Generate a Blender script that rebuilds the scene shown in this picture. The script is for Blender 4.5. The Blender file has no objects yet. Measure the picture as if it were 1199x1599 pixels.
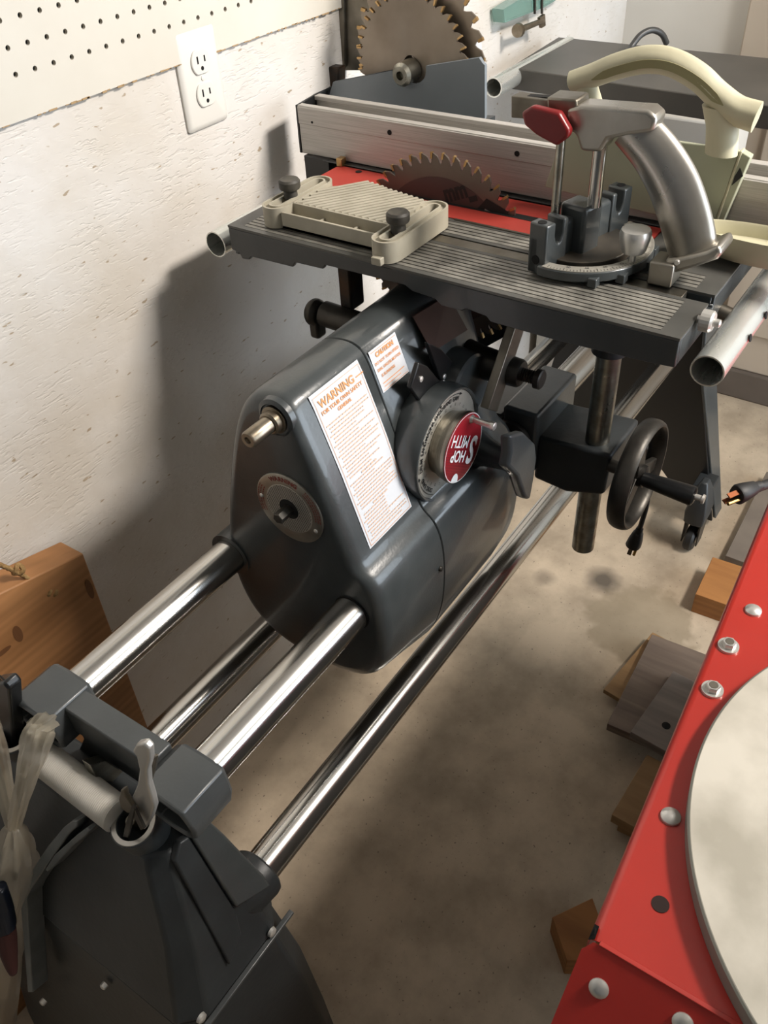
import bpy, bmesh, math, random
from mathutils import Vector, Matrix, noise
random.seed(7)
PI = math.pi
# ---------------------------------------------------------------- camera, world, light
F_PX, PW, PH = 1367.83, 1199.0, 1599.0
R0 = Vector((0.55971048, -0.82734569, -0.0471517)).normalized()      # camera right
R2 = Vector((0.61092886, 0.45040737, -0.65107536)).normalized()      # view direction
R1 = R2.cross(R0).normalized()                                       # camera down
R0 = R1.cross(R2).normalized()
CAM = Vector((0, 0, 1.46))
cd = bpy.data.cameras.new('camera'); cam = bpy.data.objects.new('camera', cd)
bpy.context.scene.collection.objects.link(cam)
cd.sensor_fit = 'VERTICAL'; cd.sensor_height = 36.0; cd.lens = F_PX / PH * 36.0
cd.clip_start = 0.02
cam.matrix_world = Matrix(((R0.x, -R1.x, -R2.x, CAM.x), (R0.y, -R1.y, -R2.y, CAM.y), (R0.z, -R1.z, -R2.z, CAM.z), (0, 0, 0, 1)))
bpy.context.scene.camera = cam
sc = bpy.context.scene
sc.view_settings.view_transform = 'Standard'; sc.view_settings.look = 'None'
sc.view_settings.gamma = 1.0; sc.view_settings.exposure = 0.0; sc.view_settings.use_curve_mapping = False
w = bpy.data.worlds.new('world'); sc.world = w; w.use_nodes = True
w.node_tree.nodes['Background'].inputs[0].default_value = (0.78, 0.89, 1.0, 1)
w.node_tree.nodes['Background'].inputs[1].default_value = 3.0


def area(name, loc, target, sx, sy, power, col):
    l = bpy.data.lights.new(name, 'AREA'); l.shape = 'RECTANGLE'; l.size = sx; l.size_y = sy
    l.energy = power; l.color = col
    o = bpy.data.objects.new(name, l); sc.collection.objects.link(o); o.location = loc
    o.rotation_euler = (Vector(target) - Vector(loc)).to_track_quat('-Z', 'Y').to_euler()
    return o


area('ceiling_lamp', (1.38, -0.98, 2.54), (1.08, 0.62, 0.9), 0.62, 0.36, 23.5, (1.0, 0.92, 0.835)).data.spread = 1.35
area('door_daylight', (1.55, -2.15, 1.15), (1.2, 0.6, 0.9), 1.5, 2.0, 46, (0.80, 0.90, 1.0))


def on(ax, val, px, py):
    """the point of the plane axis=val seen at the photograph's pixel"""
    v = R0 * ((px - 599.5) / F_PX) + R1 * ((py - 799.5) / F_PX) + R2
    i = 'XYZ'.index(ax); t = (val - CAM[i]) / v[i]
    return CAM + v * t


def on_plane(p0, n, px, py):
    v = R0 * ((px - 599.5) / F_PX) + R1 * ((py - 799.5) / F_PX) + R2; n = Vector(n)
    return CAM + v * ((Vector(p0) - CAM).dot(n) / v.dot(n))


# ---------------------------------------------------------------- materials
def rgb(h):
    h = h.lstrip('#'); c = [int(h[i:i + 2], 16) / 255 for i in (0, 2, 4)]
    return tuple(x / 12.92 if x <= 0.04045 else ((x + 0.055) / 1.055) ** 2.4 for x in c) + (1,)


def mat(name, col, rough=0.5, metal=0.0, col2=None, scale=8.0, bump=0.0, bscale=60.0, coat=0.0, trans=0.0, alpha=1.0,
        stretch=(1, 1, 1), contrast=(0.35, 0.65), aniso=0.0, rvar=0.0, detail=6):
    m = bpy.data.materials.new(name); m.use_nodes = True; nt = m.node_tree; b = nt.nodes['Principled BSDF']
    b.inputs['Base Color'].default_value = rgb(col); b.inputs['Roughness'].default_value = rough
    b.inputs['Metallic'].default_value = metal; b.inputs['Coat Weight'].default_value = coat
    b.inputs['Transmission Weight'].default_value = trans; b.inputs['Alpha'].default_value = alpha
    b.inputs['Anisotropic'].default_value = aniso
    tc = nt.nodes.new('ShaderNodeTexCoord'); mp = nt.nodes.new('ShaderNodeMapping'); mp.inputs['Scale'].default_value = stretch
    nt.links.new(tc.outputs['Object'], mp.inputs['Vector'])
    if col2:
        n = nt.nodes.new('ShaderNodeTexNoise'); n.inputs['Scale'].default_value = scale; n.inputs['Detail'].default_value = detail
        r = nt.nodes.new('ShaderNodeValToRGB'); r.color_ramp.elements[0].color = rgb(col); r.color_ramp.elements[1].color = rgb(col2)
        r.color_ramp.elements[0].position = contrast[0]; r.color_ramp.elements[1].position = contrast[1]
        nt.links.new(mp.outputs[0], n.inputs['Vector']); nt.links.new(n.outputs['Fac'], r.inputs[0]); nt.links.new(r.outputs[0], b.inputs['Base Color'])
        if rvar:
            q = nt.nodes.new('ShaderNodeMapRange'); q.inputs[1].default_value = 0.3; q.inputs[2].default_value = 0.7
            q.inputs[3].default_value = rough; q.inputs[4].default_value = rough + rvar
            nt.links.new(n.outputs['Fac'], q.inputs[0]); nt.links.new(q.outputs[0], b.inputs['Roughness'])
    if bump:
        n2 = nt.nodes.new('ShaderNodeTexNoise'); n2.inputs['Scale'].default_value = bscale; n2.inputs['Detail'].default_value = 4
        bp = nt.nodes.new('ShaderNodeBump'); bp.inputs['Strength'].default_value = bump; bp.inputs['Distance'].default_value = 0.004
        nt.links.new(mp.outputs[0], n2.inputs['Vector']); nt.links.new(n2.outputs['Fac'], bp.inputs['Height']); nt.links.new(bp.outputs[0], b.inputs['Normal'])
    return m


PAINT = mat('grey_machine_paint', '#373b3c', 0.3, 0.0, '#3e4243', 30, 0.05, 260, 0.3)
PAINTL = mat('lighter_grey_paint', '#46494a', 0.34, 0.0, '#404344', 20, 0.04, 260, 0.1)
DARK = mat('dark_grey_paint', '#222527', 0.45, 0.0, '#2c3032', 14, 0.08, 120)
BLACK = mat('black_plastic', '#121314', 0.35)
HOLE = mat('black_recess', '#050505', 0.9)
CHROME = mat('polished_steel', '#c3c1bd', 0.14, 1.0, '#aeaba5', 9, 0.0, 60, stretch=(0.6, 6, 6), rvar=0.09)
CHROME2 = mat('worn_steel_tube', '#a9a79d', 0.26, 1.0, '#8a877c', 14, 0.02, 80, stretch=(0.8, 5, 5), rvar=0.12)
GALV = mat('galvanised_tube', '#e6e8e4', 0.22, 0.75, '#d2d4ce', 12, 0, 60, stretch=(0.6, 4, 4), rvar=0.1)
STEEL = mat('dull_steel', '#8b867c', 0.38, 1.0, '#6d675c', 22, 0.05, 120, rvar=0.1)
BRONZE = mat('stained_steel_stub', '#948a7a', 0.32, 0.9, '#6b6050', 40, 0.05, 120)
RUST = mat('rusty_dark_iron', '#2b2825', 0.5, 0.5, '#5a3f28', 16, 0.15, 90, contrast=(0.5, 0.75))
IRON = mat('dark_bare_iron', '#4a4742', 0.42, 0.7, '#34322f', 25, 0.08, 120)
ALU = mat('cast_aluminium', '#bdb9b2', 0.27, 0.9, '#989389', 12, 0.06, 40, rvar=0.12)
ALUB = mat('brushed_aluminium', '#bdb9b4', 0.48, 0.35, '#aca8a2', 16, 0.05, 60, stretch=(60, 0.7, 60), contrast=(0.4, 0.6))
KNOBM = mat('turned_aluminium', '#a8a398', 0.33, 1.0, '#958f84', 40, stretch=(1, 20, 1))
RIB = mat('machined_rib_painted_sheen', '#96938b', 0.4, 0.3, '#6a6862', 30, 0.05, 200)  # rib metal made paler, with its glossy reflection put into the colour
TABLE = mat('table_grey_enamel', '#2c3032', 0.36, 0.0, '#343738', 25, 0.06, 200, 0.1)
RED = mat('red_enamel', '#b5332a', 0.32, 0.0, '#a92d25', 5, 0.02, 100, 0.2)
REDI = mat('red_insert_paint', '#a83a31', 0.5, 0.0, '#9e352c', 20)
REDD = mat('dark_red_plastic', '#7c1a1c', 0.35, 0.0, '#701718', 20)
CREAM = mat('cream_plastic', '#bbb69c', 0.5, 0.0, '#afaa90', 14, 0.05, 120)
KHAKI = mat('tan_grey_plastic', '#a9a393', 0.5, 0.0, '#9d9787', 30, 0.05, 150)
SAGE = mat('pale_green_plastic', '#a6a993', 0.5, 0.0, '#9b9e88', 10)
WHITE = mat('white_plastic', '#d6d3cc', 0.3, 0.0)
WPAINT = mat('white_wall_paint', '#dcd8d0', 0.6, 0.0, '#d2cdc4', 3, 0.05, 40)
BEIGE = mat('beige_door_paint', '#c3b5a4', 0.6, 0.0, '#b9ab9a', 3)
BASEB = mat('brown_grey_base', '#6a6058', 0.7, 0.0, '#5d544c', 8)
PEG = mat('white_pegboard', '#cdc8bd', 0.45, 0.0, '#c6c0b4', 6)
BLUEG = mat('blue_grey_steel', '#7b8288', 0.42, 0.1, '#737a80', 9, 0.02, 100)
LABEL = mat('label_paper', '#c2c5ca', 0.45)
OPRINT = mat('orange_print', '#cf8f5e', 0.6)
OPRINT2 = mat('pale_orange_print', '#c9a992', 0.6)
REDP = mat('dark_red_print', '#7d3128', 0.6)
BLACKP = mat('black_print', '#161616', 0.6)
WHITEP = mat('white_print', '#eef0f2', 0.4)
PLATE = mat('etched_plate', '#9e9a90', 0.35, 0.8, '#8c887e', 60)
DIALM = mat('silver_dial', '#b7b3a9', 0.38, 0.45, '#aaa69c', 40)
NAME = mat('brown_nameplate', '#5b4640', 0.35, 0.4, '#4b3934', 10)
BLADE = mat('blade_steel', '#756b64', 0.36, 0.6, '#5f534d', 6, rvar=0.1)
BLADE2 = mat('rusty_blade_steel', '#a0968a', 0.33, 0.75, '#7b6e60', 6, rvar=0.12, aniso=0.0)
def radial(m, amt, rough):
    nt = m.node_tree; b = nt.nodes['Principled BSDF']; t = nt.nodes.new('ShaderNodeTangent'); t.direction_type = 'RADIAL'; t.axis = 'X'
    nt.links.new(t.outputs[0], b.inputs['Tangent']); b.inputs['Anisotropic'].default_value = amt
    for l in list(b.inputs['Roughness'].links): nt.links.remove(l)
    b.inputs['Roughness'].default_value = rough


radial(BLADE2, 0.85, 0.42)
TIP = mat('carbide_tip_gold', '#c9a878', 0.35, 0.9, '#a08054', 40)
RUBBER = mat('black_rubber', '#1a1a1a', 0.55, 0, '#222222', 20)
BRASS = mat('brass_prong', '#a58a55', 0.35, 1.0)
COPPER = mat('copper_prong', '#7a4a33', 0.4, 1.0)
ROPE = mat('jute_twine', '#9c7d4f', 0.9, 0.0, '#7c5f38', 120, 0.6, 300)
RIBW = mat('ribbed_white_tube', '#d3cfc6', 0.5, 0.0, '#c6c1b7', 20)
TEAL = mat('clear_teal_plastic', '#a9cfc6', 0.15, 0.0, trans=0.75)
CLEAR = mat('clear_bag_plastic', '#cfc5b0', 0.28, 0.0, trans=0.6, alpha=0.5, bump=0.8, bscale=30)
FROST = mat('frosted_plastic', '#dfe2e4', 0.4, 0.0, trans=0.4)
BLUEP = mat('dark_blue_plastic', '#10151f', 0.4)
BRICKR = mat('dull_red_cloth', '#3c1a15', 0.8)
DISC = mat('mottled_pale_cast_disc', '#cdc7ba', 0.5, 0.15, '#a8a294', 9, 0.04, 60, contrast=(0.42, 0.62), detail=9)
DISCE = mat('disc_rim_grey', '#8f9087', 0.5, 0.3)
SILV = mat('zinc_plated', '#cfcdc8', 0.3, 0.65)


def wood(name, c1, c2, ax=(1.5, 18, 18), c3=None):
    m = bpy.data.materials.new(name); m.use_nodes = True; nt = m.node_tree; b = nt.nodes['Principled BSDF']
    tc = nt.nodes.new('ShaderNodeTexCoord'); mp = nt.nodes.new('ShaderNodeMapping'); mp.inputs['Scale'].default_value = ax
    n = nt.nodes.new('ShaderNodeTexNoise'); n.inputs['Scale'].default_value = 3.0; n.inputs['Detail'].default_value = 8; n.inputs['Distortion'].default_value = 0.6
    wv = nt.nodes.new('ShaderNodeTexWave'); wv.wave_type = 'BANDS'; wv.bands_direction = 'Z'; wv.inputs['Scale'].default_value = 1.2
    wv.inputs['Distortion'].default_value = 6.0; wv.inputs['Detail'].default_value = 3
    mx = nt.nodes.new('ShaderNodeMath'); mx.operation = 'MULTIPLY_ADD'; mx.inputs[1].default_value = 0.22
    r = nt.nodes.new('ShaderNodeValToRGB'); r.color_ramp.elements[0].color = rgb(c1); r.color_ramp.elements[1].color = rgb(c2)
    r.color_ramp.elements[0].position = 0.35; r.color_ramp.elements[1].position = 0.85
    nt.links.new(tc.outputs['Object'], mp.inputs[0]); nt.links.new(mp.outputs[0], n.inputs['Vector']); nt.links.new(mp.outputs[0], wv.inputs['Vector'])
    nt.links.new(wv.outputs['Fac'], mx.inputs[0]); nt.links.new(n.outputs['Fac'], mx.inputs[2]); nt.links.new(mx.outputs[0], r.inputs[0])
    nt.links.new(r.outputs[0], b.inputs['Base Color']); b.inputs['Roughness'].default_value = 0.6
    return m


PINE = wood('pine_board', '#a57448', '#8a6039')
PINE2 = wood('orange_pine', '#a9743f', '#8d5c2f', (14, 1.5, 14))
GREYW = wood('weathered_grey_wood', '#7d6d60', '#5c4e44', (16, 1.2, 16))
GREYW2 = wood('pale_weathered_wood', '#8a8078', '#6e655e', (16, 1.2, 16))
TANW = wood('tan_lath', '#a5835a', '#8a6a44', (14, 1.5, 14))


def wall_material():
    m = bpy.data.materials.new('painted_strand_board'); m.use_nodes = True; nt = m.node_tree; b = nt.nodes['Principled BSDF']
    L = nt.links.new
    tc = nt.nodes.new('ShaderNodeTexCoord')
    n1 = nt.nodes.new('ShaderNodeTexNoise'); n1.inputs['Scale'].default_value = 5; n1.inputs['Detail'].default_value = 6
    r1 = nt.nodes.new('ShaderNodeValToRGB'); r1.color_ramp.elements[0].color = rgb('#c6bfb5'); r1.color_ramp.elements[1].color = rgb('#d0ccc7')
    r1.color_ramp.elements[0].position = 0.38; r1.color_ramp.elements[1].position = 0.6
    L(tc.outputs['Object'], n1.inputs[0]); L(n1.outputs['Fac'], r1.inputs[0])
    hs = []
    for rot, sc_, th in ((0.5, (30, 1, 130), 0.62), (-1.0, (34, 1, 150), 0.62), (1.5, (40, 1, 170), 0.62)):
        mp = nt.nodes.new('ShaderNodeMapping'); mp.inputs['Rotation'].default_value = (0, rot, 0); mp.inputs['Scale'].default_value = sc_
        n = nt.nodes.new('ShaderNodeTexNoise'); n.inputs['Scale'].default_value = 1.0; n.inputs['Detail'].default_value = 3; n.inputs['Roughness'].default_value = 0.6
        q = nt.nodes.new('ShaderNodeMapRange'); q.inputs[1].default_value = th - 0.03; q.inputs[2].default_value = th + 0.03
        q.clamp = True
        L(tc.outputs['Object'], mp.inputs[0]); L(mp.outputs[0], n.inputs[0]); L(n.outputs['Fac'], q.inputs[0]); hs.append(q.outputs[0])
    a = nt.nodes.new('ShaderNodeMath'); a.operation = 'MAXIMUM'; L(hs[0], a.inputs[0]); L(hs[1], a.inputs[1])
    a2 = nt.nodes.new('ShaderNodeMath'); a2.operation = 'MAXIMUM'; L(a.outputs[0], a2.inputs[0]); L(hs[2], a2.inputs[1])
    # dents gathered in patches
    npch = nt.nodes.new('ShaderNodeTexNoise'); npch.inputs['Scale'].default_value = 9
    L(tc.outputs['Object'], npch.inputs[0])
    soft = nt.nodes.new('ShaderNodeTexNoise'); soft.inputs['Scale'].default_value = 38; soft.inputs['Detail'].default_value = 6
    L(tc.outputs['Object'], soft.inputs[0])
    h = nt.nodes.new('ShaderNodeMath'); h.operation = 'MULTIPLY_ADD'; h.inputs[1].default_value = -0.55
    pq = nt.nodes.new('ShaderNodeMapRange'); pq.inputs[1].default_value = 0.42; pq.inputs[2].default_value = 0.62; pq.inputs[3].default_value = 0.12
    L(npch.outputs['Fac'], pq.inputs[0]); a3 = nt.nodes.new('ShaderNodeMath'); a3.operation = 'MULTIPLY'; L(a2.outputs[0], a3.inputs[0]); L(pq.outputs[0], a3.inputs[1])
    L(a3.outputs[0], h.inputs[0]); L(soft.outputs['Fac'], h.inputs[2])
    bp = nt.nodes.new('ShaderNodeBump'); bp.inputs['Strength'].default_value = 0.48; bp.inputs['Distance'].default_value = 0.0025
    L(h.outputs[0], bp.inputs['Height']); L(bp.outputs[0], b.inputs['Normal'])
    # tan fibres showing through the paint in the deepest cracks
    mp = nt.nodes.new('ShaderNodeMapping'); mp.inputs['Rotation'].default_value = (0, 0.8, 0); mp.inputs['Scale'].default_value = (45, 1, 130)
    n = nt.nodes.new('ShaderNodeTexNoise'); n.inputs['Scale'].default_value = 1.0; n.inputs['Detail'].default_value = 2
    q = nt.nodes.new('ShaderNodeMapRange'); q.inputs[1].default_value = 0.685; q.inputs[2].default_value = 0.72
    L(tc.outputs['Object'], mp.inputs[0]); L(mp.outputs[0], n.inputs[0]); L(n.outputs['Fac'], q.inputs[0])
    mx = nt.nodes.new('ShaderNodeMix'); mx.data_type = 'RGBA'; mx.inputs[7].default_value = rgb('#a1927e')
    L(q.outputs[0], mx.inputs[0]); L(r1.outputs[0], mx.inputs[6]); L(mx.outputs[2], b.inputs['Base Color'])
    b.inputs['Roughness'].default_value = 0.5
    return m


def floor_material():
    m = bpy.data.materials.new('stained_concrete'); m.use_nodes = True; nt = m.node_tree; b = nt.nodes['Principled BSDF']
    L = nt.links.new; tc = nt.nodes.new('ShaderNodeTexCoord')
    n1 = nt.nodes.new('ShaderNodeTexNoise'); n1.inputs['Scale'].default_value = 7; n1.inputs['Detail'].default_value = 10; n1.inputs['Roughness'].default_value = 0.62
    r1 = nt.nodes.new('ShaderNodeValToRGB'); e = r1.color_ramp.elements
    e[0].color = rgb('#9c8d79'); e[0].position = 0.34; e[1].color = rgb('#bfae97'); e[1].position = 0.62
    n2 = nt.nodes.new('ShaderNodeTexNoise'); n2.inputs['Scale'].default_value = 160; n2.inputs['Detail'].default_value = 3
    q2 = nt.nodes.new('ShaderNodeMapRange'); q2.inputs[1].default_value = 0.66; q2.inputs[2].default_value = 0.74
    mx = nt.nodes.new('ShaderNodeMix'); mx.data_type = 'RGBA'; mx.inputs[7].default_value = rgb('#6d6257')
    L(tc.outputs['Object'], n1.inputs[0]); L(tc.outputs['Object'], n2.inputs[0]); L(n1.outputs['Fac'], r1.inputs[0]); L(n2.outputs['Fac'], q2.inputs[0])
    L(q2.outputs[0], mx.inputs[0]); L(r1.outputs[0], mx.inputs[6])
    last = mx.outputs[2]
    # damp stain and small dark spots, which lie on the concrete itself
    wob = nt.nodes.new('ShaderNodeTexNoise'); wob.inputs['Scale'].default_value = 22; L(tc.outputs['Object'], wob.inputs[0])
    for (c, r, col, soft, fac) in ((on('Z', 0, 1000, 975), 0.105, '#83765f', 0.02, 0.6), (on('Z', 0, 941, 906), 0.022, '#4d453c', 0.03, 0.9), (on('Z', 0, 850, 903), 0.012, '#6d6255', 0.02, 0.6)):
        vm = nt.nodes.new('ShaderNodeVectorMath'); vm.operation = 'DISTANCE'; vm.inputs[1].default_value = c
        L(tc.outputs['Object'], vm.inputs[0])
        ad = nt.nodes.new('ShaderNodeMath'); ad.operation = 'MULTIPLY_ADD'; ad.inputs[1].default_value = 0.09 if r > .05 else 0.02; L(wob.outputs['Fac'], ad.inputs[0]); L(vm.outputs['Value'], ad.inputs[2])
        off = 0.045 if r > .05 else 0.01
        q = nt.nodes.new('ShaderNodeMapRange'); q.inputs[1].default_value = r + off + soft; q.inputs[2].default_value = r + off - soft * 0.2; q.inputs[3].default_value = 0; q.inputs[4].default_value = fac
        L(ad.outputs[0], q.inputs[0])
        k = nt.nodes.new('ShaderNodeMix'); k.data_type = 'RGBA'; k.inputs[7].default_value = rgb(col)
        L(q.outputs[0], k.inputs[0]); L(last, k.inputs[6]); last = k.outputs[2]
    L(last, b.inputs['Base Color'])
    bp = nt.nodes.new('ShaderNodeBump'); bp.inputs['Strength'].default_value = 0.15; bp.inputs['Distance'].default_value = 0.003
    L(n1.outputs['Fac'], bp.inputs['Height']); L(bp.outputs[0], b.inputs['Normal']); b.inputs['Roughness'].default_value = 0.72
    return m


# ---------------------------------------------------------------- mesh helper
class M:
    def __init__(s): s.v = []; s.f = []

    def add(s, vs, fs):
        k = len(s.v); s.v += [tuple(x) for x in vs]; s.f += [tuple(i + k for i in f) for f in fs]; return s

    def box(s, x0, x1, y0, y1, z0, z1, rot=0, c=None, mtx=None):
        vs = [Vector((x, y, z)) for x in (x0, x1) for y in (y0, y1) for z in (z0, z1)]
        if rot:
            c = c or Vector(((x0 + x1) / 2, (y0 + y1) / 2, 0)); rm = Matrix.Rotation(rot, 3, 'Z')
            vs = [rm @ (v - Vector(c)) + Vector(c) for v in vs]
        if mtx: vs = [mtx @ v for v in vs]
        return s.add(vs, [(0, 1, 3, 2), (4, 6, 7, 5), (0, 4, 5, 1), (2, 3, 7, 6), (0, 2, 6, 4), (1, 5, 7, 3)])

    def rings(s, rings, cap0=True, cap1=True, close=False):
        n = len(rings[0]); k = len(s.v)
        for r in rings: s.v += [tuple(p) for p in r]
        m = len(rings)
        for i in range(m if close else m - 1):
            a = k + i * n; b = k + ((i + 1) % m) * n
            for j in range(n): s.f.append((a + j, a + (j + 1) % n, b + (j + 1) % n, b + j))
        if not close:
            if cap0: s.f.append(tuple(k + j for j in reversed(range(n))))
            if cap1: s.f.append(tuple(k + (m - 1) * n + j for j in range(n)))
        return s

    def lathe(s, p0, axis, prof, n=32, cap0=True, cap1=True, close=False):
        """prof: (distance along axis, radius)"""
        p0 = Vector(p0); a = Vector(axis).normalized(); u = a.orthogonal().normalized(); w_ = a.cross(u)
        rs = [[p0 + a * h + (u * math.cos(2 * PI * j / n) + w_ * math.sin(2 * PI * j / n)) * max(r, 1e-5) for j in range(n)] for h, r in prof]
        return s.rings(rs, cap0, cap1, close)

    def cyl(s, p0, p1, r, r1=None, n=28, b=0.0):
        p0 = Vector(p0); p1 = Vector(p1); d = (p1 - p0).length; r1 = r if r1 is None else r1
        prof = [(0, r), (d, r1)] if not b else [(0, r - b), (b, r), (d - b, r1), (d, r1 - b)]
        return s.lathe(p0, p1 - p0, prof, n)

    def pipe(s, p0, p1, r, ri, n=32, depth=None):
        """open tube with wall thickness"""
        p0 = Vector(p0); p1 = Vector(p1); d = (p1 - p0).length
        return s.lathe(p0, p1 - p0, [(0, ri), (0, r), (d, r), (d, ri)], n, close=True)

    def tube(s, pts, r, n=10, closed=False, rr=None):
        pts = [Vector(p) for p in pts]; rs = []; up = None
        for i, p in enumerate(pts):
            if closed: t = pts[(i + 1) % len(pts)] - pts[i - 1]
            else: t = pts[min(i + 1, len(pts) - 1)] - pts[max(i - 1, 0)]
            t.normalize()
            if up is None: up = t.orthogonal().normalized()
            up = (up - t * up.dot(t)).normalized(); w_ = t.cross(up); q = rr[i] if rr else r
            rs.append([p + (up * math.cos(2 * PI * j / n) + w_ * math.sin(2 * PI * j / n)) * q for j in range(n)])
        return s.rings(rs, close=closed)

    def prism(s, poly, off):
        """polygon of 3D points extruded by a vector"""
        off = Vector(off); a = [Vector(p) for p in poly]
        return s.rings([a, [p + off for p in a]])

    def build(s, name, m, parent=None, bevel=0.0, smooth=35, sub=0, seg=2):
        me = bpy.data.meshes.new(name); me.from_pydata(s.v, [], s.f); me.materials.append(m)
        bm = bmesh.new(); bm.from_mesh(me); bmesh.ops.recalc_face_normals(bm, faces=bm.faces); bm.to_mesh(me); bm.free()
        me.shade_smooth() if smooth else me.shade_flat()
        if smooth: me.set_sharp_from_angle(angle=math.radians(smooth))
        o = bpy.data.objects.new(name, me); sc.collection.objects.link(o)
        if parent is not None:
            o.parent = parent; o.matrix_parent_inverse = Matrix.Translation(-parent_world(parent))
        if bevel:
            b = o.modifiers.new('b', 'BEVEL'); b.width = bevel; b.segments = seg; b.limit_method = 'ANGLE'; b.angle_limit = math.radians(38)
            b.harden_normals = False
        if sub:
            q = o.modifiers.new('s', 'SUBSURF'); q.levels = sub; q.render_levels = sub
        return o


def parent_world(p):
    return p.location.copy() if p.parent is None else Vector((0, 0, 0))


def tag(o, label=None, cat=None, group=None, kind=None):
    if label: o['label'] = label
    if cat: o['category'] = cat
    if group: o['group'] = group
    if kind: o['kind'] = kind
    return o


def thing(name, loc, label, cat, group=None):
    o = bpy.data.objects.new(name, None); sc.collection.objects.link(o); o.location = loc; o.empty_display_size = 0.02
    return tag(o, label, cat, group)


def smooth_poly(pts, it=2):
    for _ in range(it):
        q = []
        for i in range(len(pts)):
            a = pts[i]; b = pts[(i + 1) % len(pts)]
            q += [tuple(a[k] * 0.75 + b[k] * 0.25 for k in range(len(a))), tuple(a[k] * 0.25 + b[k] * 0.75 for k in range(len(a)))]
        pts = q
    return pts


def spline(pts, n=8):
    """Catmull-Rom through the points"""
    P = [Vector(p) for p in pts]; out = []
    for i in range(len(P) - 1):
        a = P[max(i - 1, 0)]; b = P[i]; c = P[i + 1]; d = P[min(i + 2, len(P) - 1)]
        for k in range(n):
            t = k / n
            out.append(0.5 * ((2 * b) + (c - a) * t + (2 * a - 5 * b + 4 * c - d) * t * t + (3 * b - a - 3 * c + d) * t ** 3))
    out.append(P[-1]); return out


_tc = {}


def text_geo(body, size, bold=0.0, shear=0.0):
    """flat outlines of a text, centred; list of vertices (u, v) and faces"""
    key = (body, size, bold, shear)
    if key not in _tc:
        cu = bpy.data.curves.new('t', 'FONT'); cu.body = body; cu.size = size; cu.align_x = 'CENTER'; cu.align_y = 'CENTER'
        cu.resolution_u = 3; cu.offset = bold; cu.shear = shear
        o = bpy.data.objects.new('t', cu); sc.collection.objects.link(o); dg = bpy.context.evaluated_depsgraph_get()
        me = bpy.data.meshes.new_from_object(o.evaluated_get(dg))
        _tc[key] = ([(v.co.x, v.co.y) for v in me.vertices], [tuple(p.vertices) for p in me.polygons])
        bpy.data.objects.remove(o); bpy.data.curves.remove(cu); bpy.data.meshes.remove(me)
    return _tc[key]


def put_text(m, body, size, fn, u0=0, v0=0, bold=0.0, shear=0.0, width=None, rot=0.0):
    vs, fs = text_geo(body, size, bold, shear)
    if not vs: return
    k = 1.0
    if width:
        span = max(v[0] for v in vs) - min(v[0] for v in vs); k = width / span
    c, s_ = math.cos(rot), math.sin(rot)
    m.add([fn(u0 + (a * k) * c - b * s_, v0 + (a * k) * s_ + b * c) for a, b in vs], fs)


# ================================================================= SETTING
WY = 0.90
m = M(); m.box(-1.6, 2.6, WY, WY + 0.1, 0, 2.6)
tag(m.build('wall_left', wall_material(), smooth=0), kind='structure')
m = M(); m.box(-1.6, 2.6, -3.2, WY + 0.1, -0.1, 0)
tag(m.build('floor', floor_material(), smooth=0), kind='structure')
m = M(); m.box(2.36, 2.46, -3.2, WY, 0, 2.6)
tag(m.build('wall_back', WPAINT, smooth=0), kind='structure')
m = M(); m.box(2.32, 2.36, -3.2, WY, 0, 0.085)
tag(m.build('baseboard_back', BASEB, bevel=0.004), kind='structure')
m = M(); m.box(2.335, 2.36, -0.4, 0.60, 0.085, 2.05)
for z0, z1 in ((0.2, 0.9), (1.05, 1.9)):
    for y0, y1 in ((0.05, 0.5), (-0.35, -0.02)): m.box(2.326, 2.336, y0, y1, z0, z1)
tag(m.build('door_1', BEIGE, bevel=0.004), kind='structure')
m = M(); m.box(-1.6, 2.6, -3.2, WY + 0.1, 2.6, 2.7)
tag(m.build('ceiling', WPAINT, smooth=0), kind='structure')

m = M(); m.box(-1.7, 0.7, -2.3, -2.2, 0, 2.6); m.box(0.7, 2.46, -2.3, -2.2, 2.25, 2.6)
tag(m.build('wall_right', WPAINT, smooth=0), kind='structure')
m = M(); m.box(-1.7, -1.6, -3.2, WY + 0.1, 0, 2.6)
tag(m.build('wall_near', mat('grey_wall_paint', '#737578', 0.7), smooth=0), kind='structure')

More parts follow.
